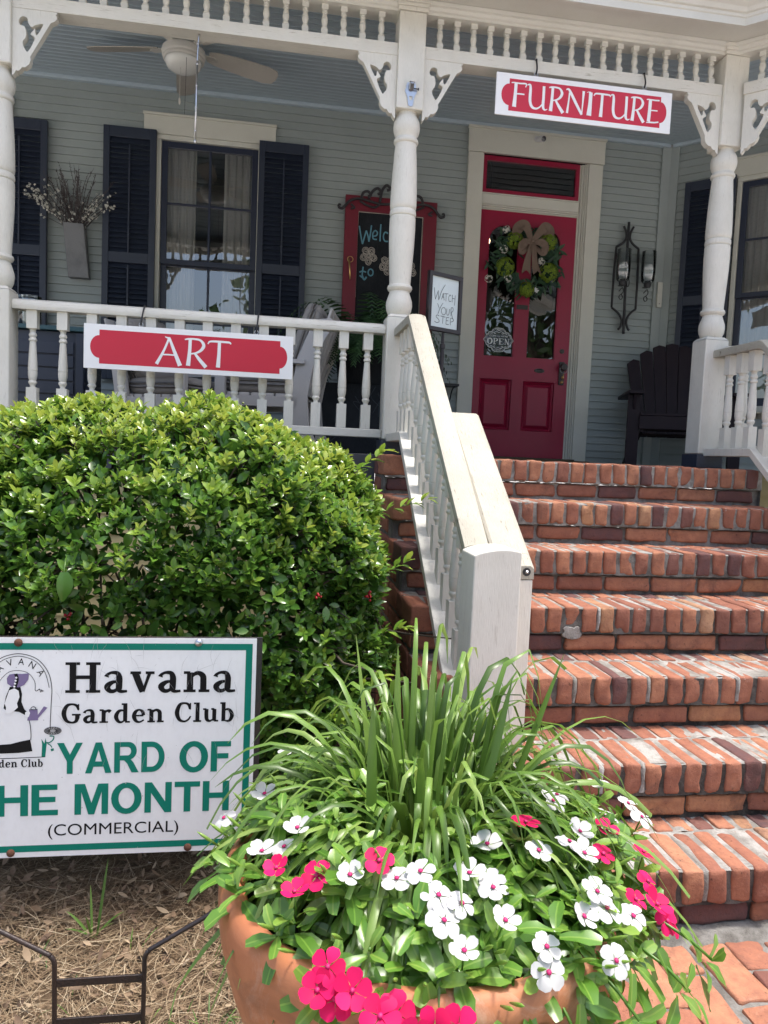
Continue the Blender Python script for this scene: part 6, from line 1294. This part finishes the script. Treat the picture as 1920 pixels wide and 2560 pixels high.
for (dx,dy,az,el,L_,w_,dr,tn) in ((-0.075,-0.02,1.9,1.50,0.29,0.017,0.05,0.25),(0.05,-0.03,0.45,1.28,0.33,0.021,0.06,0.2),(0.10,0.02,0.35,1.15,0.37,0.014,0.05,0.3),(-0.02,0.08,1.7,1.45,0.34,0.014,0.1,0.6),(0.03,0.09,1.4,1.5,0.33,0.013,0.1,0.6),(-0.05,0.08,2.3,1.4,0.36,0.011,0.3,0.7)):
    blade((PC[0]+dx,PC[1]+dy,0.58), az, el, L_, w_, dr, tn, 10)
for i in range(34):                                                 # long loose blades falling forward over the rim
    az = nr.uniform(-2.6,-0.5) if i % 3 else nr.uniform(2.4,3.7); el = nr.uniform(0.7,1.2); blade((PC[0]+0.06*math.cos(az),PC[1]+0.04+0.06*math.sin(az),0.58), az, el, nr.uniform(0.22,0.36), nr.uniform(0.009,0.0135), nr.uniform(1.6,2.8), float(nr.uniform(0.45,0.9)), 12)
mb.build('blades', MAT['liriope_leaf'], lir, smooth=True)
# vinca plants: glossy leaves and five-petalled flowers
VP = [0.25,0.62,0.92,1.0,0.55]
CEN = np.array((-0.455,-0.80,0.56)); RAD = np.array((0.36,0.34,0.17))
def dome(az, el, k=1.0): return CEN+RAD*k*np.array((math.cos(az)*math.cos(el), math.sin(az)*math.cos(el), math.sin(el)))
def rib_leaf(mb, c, d, up, L_, W_, fold, curl, tn):
    d = d/np.linalg.norm(d); s = np.cross(d, up); s = s/max(np.linalg.norm(s),1e-6); u = np.cross(s, d); v = []; tw_ = nr.normal(0,.12)
    for i in range(5):
        t = i/4; w_ = W_*VP[i]*0.5; p = c+d*(L_*t)-u*(curl*L_*t*t)+s*(tw_*L_*t*t); wob = 0.08*W_*math.sin(i*2.1+c[0]*90)
        v += [p-s*w_+u*(fold*w_+wob), p-s*0.0011-u*0.0002, p+s*0.0011-u*0.0002, p+s*w_+u*(fold*w_-wob)]
    f = []; ts = []
    for i in range(4):
        a = 4*i; f += [(a,a+1,a+5,a+4),(a+1,a+2,a+6,a+5),(a+2,a+3,a+7,a+6)]; ts += [tn, min(1,tn+0.38), min(1,max(0,tn+0.03))]
    mb.add(v, f, ts)
def rosette(mb, c, ax, n, L0, tn):
    ax = ax/np.linalg.norm(ax); e = np.cross(ax,(0.2,0.9,0.4)); e /= np.linalg.norm(e); g = np.cross(ax,e); r0 = nr.uniform(0,6.28)
    for j in range(n):
        a = r0+j*1.72; t = j/n; d = ax*(0.12+0.8*t*t)+(e*math.cos(a)+g*math.sin(a))*(1-0.5*t); L_ = L0*nr.uniform(0.8,1.15)*(1-0.45*t)
        rib_leaf(mb, c-ax*0.025*(1-t)+d*0.004, d, ax, L_, L_*nr.uniform(0.40,0.50), nr.uniform(0.05,0.35), nr.uniform(0.05,0.45), float(np.clip(tn+0.35*(t-0.4)+nr.normal(0,.1),0,1)))
def flower(name, c, ax, R, mat, parent):
    ax = ax/np.linalg.norm(ax); e = np.cross(ax,(0.1,0.9,0.3)); e /= np.linalg.norm(e); g = np.cross(ax,e); r0 = nr.uniform(0,6.28); m2 = MB(); cup0 = nr.choice((-.18,0.0,.05,.35))
    m = m2; N_ = 6
    for k in range(5):
        a = r0+k*1.2566; w_ = e*math.cos(a)+g*math.sin(a); s = -e*math.sin(a)+g*math.cos(a); prof = [0.08,0.28,0.62,0.92,1.06,0.98,0.50]; v = []
        cup = cup0+nr.uniform(-.14,.14); tw_ = nr.normal(0.10,.10)
        for i in range(N_+1):
            t = i/N_; p = c+w_*R*(0.05+0.95*t)+ax*(R*(0.10*math.sin(t*2.6)+cup*t*t-0.05))
            ww = R*0.415*prof[i]; v += [p-s*ww*(1-.15*tw_)+ax*(0.05+tw_*.6)*ww, p-ax*0.02*R, p+s*ww-ax*(tw_*.6-0.02)*ww]
        m.add(v, quads(N_), float(nr.rand()))
    o = m2.build(name, mat, parent, smooth=True)
    m3 = MB(); lathe(m3, [(0.0026,0),(0.0034,0.0012),(0.0016,0.0024),(0,0.0026)], M=Matrix.Translation(tuple(c+ax*R*0.03))@Vector(tuple(ax)).to_track_quat('Z','Y').to_matrix().to_4x4(), seg=8, tone=float(nr.rand())); m3.build('eye', MAT['flower_eye'], o, smooth=True)
    return o
WF = [(-0.758,-0.747,0.648),(-0.701,-0.742,0.681),(-0.655,-0.88,0.696),(-0.671,-0.886,0.672),(-0.704,-0.899,0.673),(-0.594,-0.984,0.687),(-0.504,-0.999,0.696),(-0.533,-0.995,0.684),(-0.444,-1.008,0.694),(-0.411,-1.000,0.680),(-0.417,-1.025,0.686),(-0.491,-1.03,0.684),(-0.466,-1.041,0.68),(-0.49,-1.057,0.67),(-0.415,-1.061,0.667),(-0.469,-1.088,0.65),(-0.369,-1.082,0.646),(-0.371,-1.098,0.631),(-0.274,-1.008,0.664),(-0.309,-1.043,0.657),(-0.268,-1.026,0.652),(-0.276,-1.07,0.619),(-0.225,-1.015,0.634),(-0.268,-0.951,0.684),(-0.284,-0.938,0.692),(-0.256,-0.907,0.691),(-0.339,-0.965,0.698),(-0.402,-0.95,0.70),(-0.17,-0.817,0.663),(-0.108,-0.765,0.659),(-0.097,-0.79,0.649),(-0.137,-0.723,0.673),(-0.253,-0.818,0.701),(-0.273,-0.839,0.705),(-0.66,-0.60,0.69)]
PF = [(-0.682,-0.935,0.673),(-0.662,-0.983,0.665),(-0.63,-0.958,0.676),(-0.554,-0.971,0.699),(-0.622,-1.066,0.631),(-0.636,-1.077,0.610),(-0.599,-1.085,0.615),(-0.569,-1.117,0.606),(-0.615,-1.080,0.600),(-0.339,-0.917,0.71),(-0.198,-0.876,0.673),(-0.115,-0.84,0.616),(-0.168,-0.941,0.635),(-0.212,-0.991,0.641),(-0.165,-0.967,0.616),(-0.130,-0.944,0.572),(-0.145,-0.955,0.592),(-0.233,-0.936,0.675),(-0.554,-1.11,0.605),(-0.509,-1.124,0.600),(-0.484,-1.127,0.598),(-0.535,-1.125,0.590)]
BIGP = set(range(4,9))|set(range(18,22))
# plants stand round the pot; each takes the flowers and leaves of its own sector
PLANTS = [('white', 150, 'white vinca at the left edge of the pot beside the yard sign'),('pink', 214, 'pink vinca at the front left of the pot under the liriope'),('white', 246, 'white vinca with a few flowers in the front left of the pot'),('pink', 262, 'pink vinca hanging over the front rim of the pot'),('white', 285, 'white vinca thickly flowering at the front of the pot'),('white', 318, 'white vinca flowering at the front right of the pot'),('pink', 338, 'bright pink vinca trailing over the right rim of the pot'),('white', 15, 'white vinca at the right of the pot nearest the steps'),('white', 75, 'white vinca at the back of the pot behind the liriope')]
vinc = []
for (colr, az, lab) in PLANTS:
    a = math.radians(az); o = tag(empty('vinca_plant', (PC[0]+0.19*math.cos(a), PC[1]+0.19*math.sin(a), 0.565)), lab, 'flower plant'); mm = MB(); vinc.append((colr, a, o, mm, mm))
def owner(p, colr=None):
    a = math.atan2(p[1]-PC[1], p[0]-PC[0]); best = None
    for q in vinc:
        if colr and q[0] != colr: continue
        d = abs((a-q[1]+math.pi)%(2*math.pi)-math.pi)
        if best is None or d < best[0]: best = (d, q)
    return best[1]
def add_flower(p, colr, R):
    p = np.array(p); q = owner(p, colr); nrm = (p-CEN)/RAD**2; nrm /= np.linalg.norm(nrm); toc = (CAM-p)/np.linalg.norm(CAM-p); ax = nrm*0.8+np.array((0,0,0.35))+toc*0.25+nr.normal(0,.18,3); ax /= np.linalg.norm(ax); c = p+ax*0.012
    flower('flower', c, ax, R, MAT['petal_'+colr], q[2]); tube(q[3], [tuple(c-ax*0.03+nr.normal(0,.002,3)),tuple(c)], 0.0013, 5)
    rosette(q[4], p-ax*0.022, ax+nr.normal(0,.2,3), 6, 0.052, 0.55)
for p in WF: add_flower(p, 'white', nr.uniform(0.0175,0.0225))
for i,p in enumerate(PF): add_flower(p, 'pink', nr.uniform(0.0205,0.024) if i in BIGP else nr.uniform(0.0165,0.0215))
for i in range(300):
    az = nr.uniform(0, 6.283); el = math.asin(nr.uniform(-0.25,0.97)); k = nr.uniform(0.80,1.02)
    rr = math.cos(el)*k
    if rr < 0.30 and i % 2: continue
    front = abs((az-4.9+math.pi)%(2*math.pi)-math.pi)
    if el < 0.05 and (front > 1.4 or nr.rand() < .35): continue
    if 2.9 < az < 4.40 and el < 0.75: k = nr.uniform(0.50,0.70); el = max(el, 0.2)
    if el < 0.12 and nr.rand() < .6: continue
    if el < 0.20 and (az > 5.5 or az < 0.7) and nr.rand() < .75: continue
    p = dome(az, el, k); p[2] = max(p[2], 0.61 if k < 0.75 else 0); q = owner(p); nrm = (p-CEN)/RAD**2; nrm /= np.linalg.norm(nrm)
    rosette(q[4], p, nrm*0.75+np.array((0,0,0.55))+nr.normal(0,.3,3), nr.randint(6,9), nr.uniform(0.042,0.064), float(nr.uniform(0.25,0.75)))
    if i % 2 == 0: b = np.array((PC[0]+(p[0]-PC[0])*0.62, PC[1]+(p[1]-PC[1])*0.62, 0.57)); tube(q[3], [tuple(b),tuple((b+p)/2+np.array((0,0,.03))),tuple(p)], [0.003,0.0026,0.002], 5)
for (x,y,z) in ((-0.09,-1.00,0.560),(-0.16,-1.06,0.565),(-0.70,-0.84,0.63),(-0.715,-0.895,0.635),(-0.675,-0.985,0.622),(-0.575,-1.05,0.64),(-0.40,-1.14,0.55),(-0.33,-1.125,0.55),(-0.45,-1.15,0.56),(-0.55,-1.13,0.555),(-0.78,-0.80,0.62),(-0.25,-1.10,0.565)):
    rr_ = math.hypot(x-PC[0],y-PC[1]); kk = max(1.0,0.285/rr_) if x < -0.60 else 1.0; x, y, z = PC[0]+(x-PC[0])*kk, PC[1]+(y-PC[1])*kk, max(z,0.634 if kk > 1 else z)
    p = np.array((x,y,z)); q = owner(p); nrm = (p-CEN)/RAD**2; nrm /= np.linalg.norm(nrm); rosette(q[4], p, nrm+np.array((0,0,0.45)), 7, 0.054, 0.5); tube(q[3], [tuple(p-nrm*0.10+np.array((0,0,.05))),tuple(p-nrm*.03+np.array((0,0,.02))),tuple(p)], 0.0022, 5)
for q in vinc:                                                      # pointed buds among the leaves
    for i in range(5):
        a = q[1]+nr.normal(0,.3); el = nr.uniform(.25,1.0); p = dome(a, el, 1.02); d = (p-CEN)+np.array((0,0,.15)); d /= np.linalg.norm(d); tube(q[4], [tuple(p-d*.02),tuple(p),tuple(p+d*.010),tuple(p+d*.020)], [0.0012,0.0026,0.0024,0.0004], 6, 0.95)
for q in vinc: q[4].build('foliage', MAT['vinca_leaf'], q[2], smooth=True)
# ---------------------------------------------------------------- pine straw, fallen leaves, weeds
mb = MB()
for i in range(20000):
    x = nr.uniform(-1.75,-0.18); y = nr.uniform(-1.05,1.3)
    if y > 0.45 and nr.rand() < .5: continue
    a = nr.uniform(0,6.283); L_ = nr.uniform(0.06,0.17); z = -0.104+abs(nr.normal(0,0.011)); w_ = nr.uniform(0.0005,0.0010); bend = nr.normal(0,0.5); tn = float(np.clip(nr.beta(2,1.7),0,1)); v = []; p = np.array((x,y,z)); tilt = nr.normal(0,.10)
    if p[0]+L_*math.cos(a) > -0.19: continue
    for k in range(5):
        s = np.array((-math.sin(a),math.cos(a),0)); v += [p-s*w_,p+s*w_]; p = p+np.array((math.cos(a),math.sin(a),tilt-0.3*tilt*k))*L_/4; a += bend/4
    mb.add(v, [(2*k,2*k+1,2*k+3,2*k+2) for k in range(4)], tn)
tag(mb.build('pine_straw', MAT['pine_needle']), 'dry tan pine straw spread over the flower bed', 'mulch', kind='stuff')
mb = MB()
for i in range(1300):
    x = nr.uniform(-1.75,-0.22); y = nr.uniform(-0.6,1.2) if i % 3 else nr.uniform(-0.05,0.5); z = -0.096+abs(nr.normal(0,.010)); a = nr.uniform(0,6.283); L_ = nr.uniform(0.020,0.040)
    d = np.array((math.cos(a),math.sin(a),nr.normal(0,.25))); up = np.array((nr.normal(0,.5),nr.normal(0,.5),1.0)); v = leaf_np(np.array((x,y,z)), d, up, L_, L_*nr.uniform(.32,.5), 4, nr.uniform(-.4,.5), nr.normal(0,.4), HP); mb.add(v, Q4, float(np.clip(nr.beta(2,2.2),0,1)))
tag(mb.build('fallen_leaves', MAT['dead_leaf'], smooth=True), 'brown fallen oak and holly leaves scattered on the pine straw', 'leaves', kind='stuff')
wd = tag(empty('grass_tuft', (-1.15,0.12,-0.11)), 'small green grass tuft growing in the pine straw below the yard sign', 'grass'); mb = MB()
for (az,el,L_,w_,dr) in ((1.2,1.35,0.20,0.008,.3),(2.9,0.9,0.10,0.010,.6),(3.4,0.7,0.09,0.009,.6),(0.3,0.8,0.09,0.009,.7),(-0.5,0.9,0.10,0.007,.6),(-1.6,1.1,0.12,0.006,.5),(1.9,1.2,0.13,0.006,.4)): blade((-1.15+nr.normal(0,.006),0.12+nr.normal(0,.006),-0.105), az, el, L_, w_, dr, float(nr.uniform(.3,.8)), 8)
mb.build('blades', MAT['grass_blade'], wd, smooth=True)
mb = MB()
for i in range(90):
    x, y = nr.uniform(-1.0,-0.72), nr.uniform(-0.36,-0.20)
    if nr.rand() < .3: x, y = nr.uniform(-1.5,-0.7), nr.uniform(-0.4,0.1)
    blade((x,y,-0.105), nr.uniform(0,6.28), nr.uniform(.6,1.3), nr.uniform(.03,.08), .003, nr.uniform(.3,1.2), float(nr.rand()), 5)
tag(mb.build('grass_shoots', MAT['grass_blade'], smooth=True), 'sparse short green grass shoots coming through the pine straw', 'grass', kind='stuff')
mf = tag(empty('fallen_flower', (0.135,-0.335,0.01)), 'single white vinca flower fallen on the brick walk', 'flower')
flower('petals', np.array((0.135,-0.335,0.018)), np.array((0.3,-0.4,0.8)), 0.016, MAT['petal_white'], mf)
# ---------------------------------------------------------------- trees across the street (seen only in the glass)
def tree(x, y, h, R, label):
    o = tag(empty('shade_tree', (x,y,0)), label, 'tree', 'shade trees across the street'); m1 = MB()
    tube(m1, [(x,y,0),(x+.1,y,h*.25),(x-.1,y+.1,h*.5),(x,y,h*.8)], [.32,.26,.2,.06], 10)
    for k in range(9): a = nr.uniform(0,6.28); z = h*nr.uniform(.3,.65); tube(m1, [(x,y,z),(x+R*.4*math.cos(a),y+R*.4*math.sin(a),z+h*.12),(x+R*.8*math.cos(a),y+R*.8*math.sin(a),z+h*.2)], [.12,.07,.02], 6)
    m1.build('trunk', MAT['bark'], o, smooth=True); m2 = MB(); cl = [(np.array((x,y,h*.62))+nr.normal(0,1,3)*np.array((R*.5,R*.5,h*.16)), nr.uniform(.5,1.1)*R*.36) for _ in range(26)]
    for c, r in cl:
        for k in range(120):
            d = nr.normal(0,1,3); d /= np.linalg.norm(d); p = c+d*r*nr.uniform(.5,1.0); e = nr.normal(0,1,3); e /= np.linalg.norm(e); g = np.cross(e,nr.normal(0,1,3)); g /= np.linalg.norm(g); s = nr.uniform(.10,.22)
            m2.add([p-e*s,p-g*s*.5,p+e*s,p+g*s*.5], [(0,1,2,3)], float(nr.rand()))
    m2.build('crown', MAT['tree_leaf'], o)
for (x,y,h,R) in ((-13.5,-12,9.5,3.6),(1.5,-17,9,3.8),(8.5,-15,10,4.0),(14,-13,9,3.4)): tree(x, y, h, R, 'tall leafy tree across the street from the house')
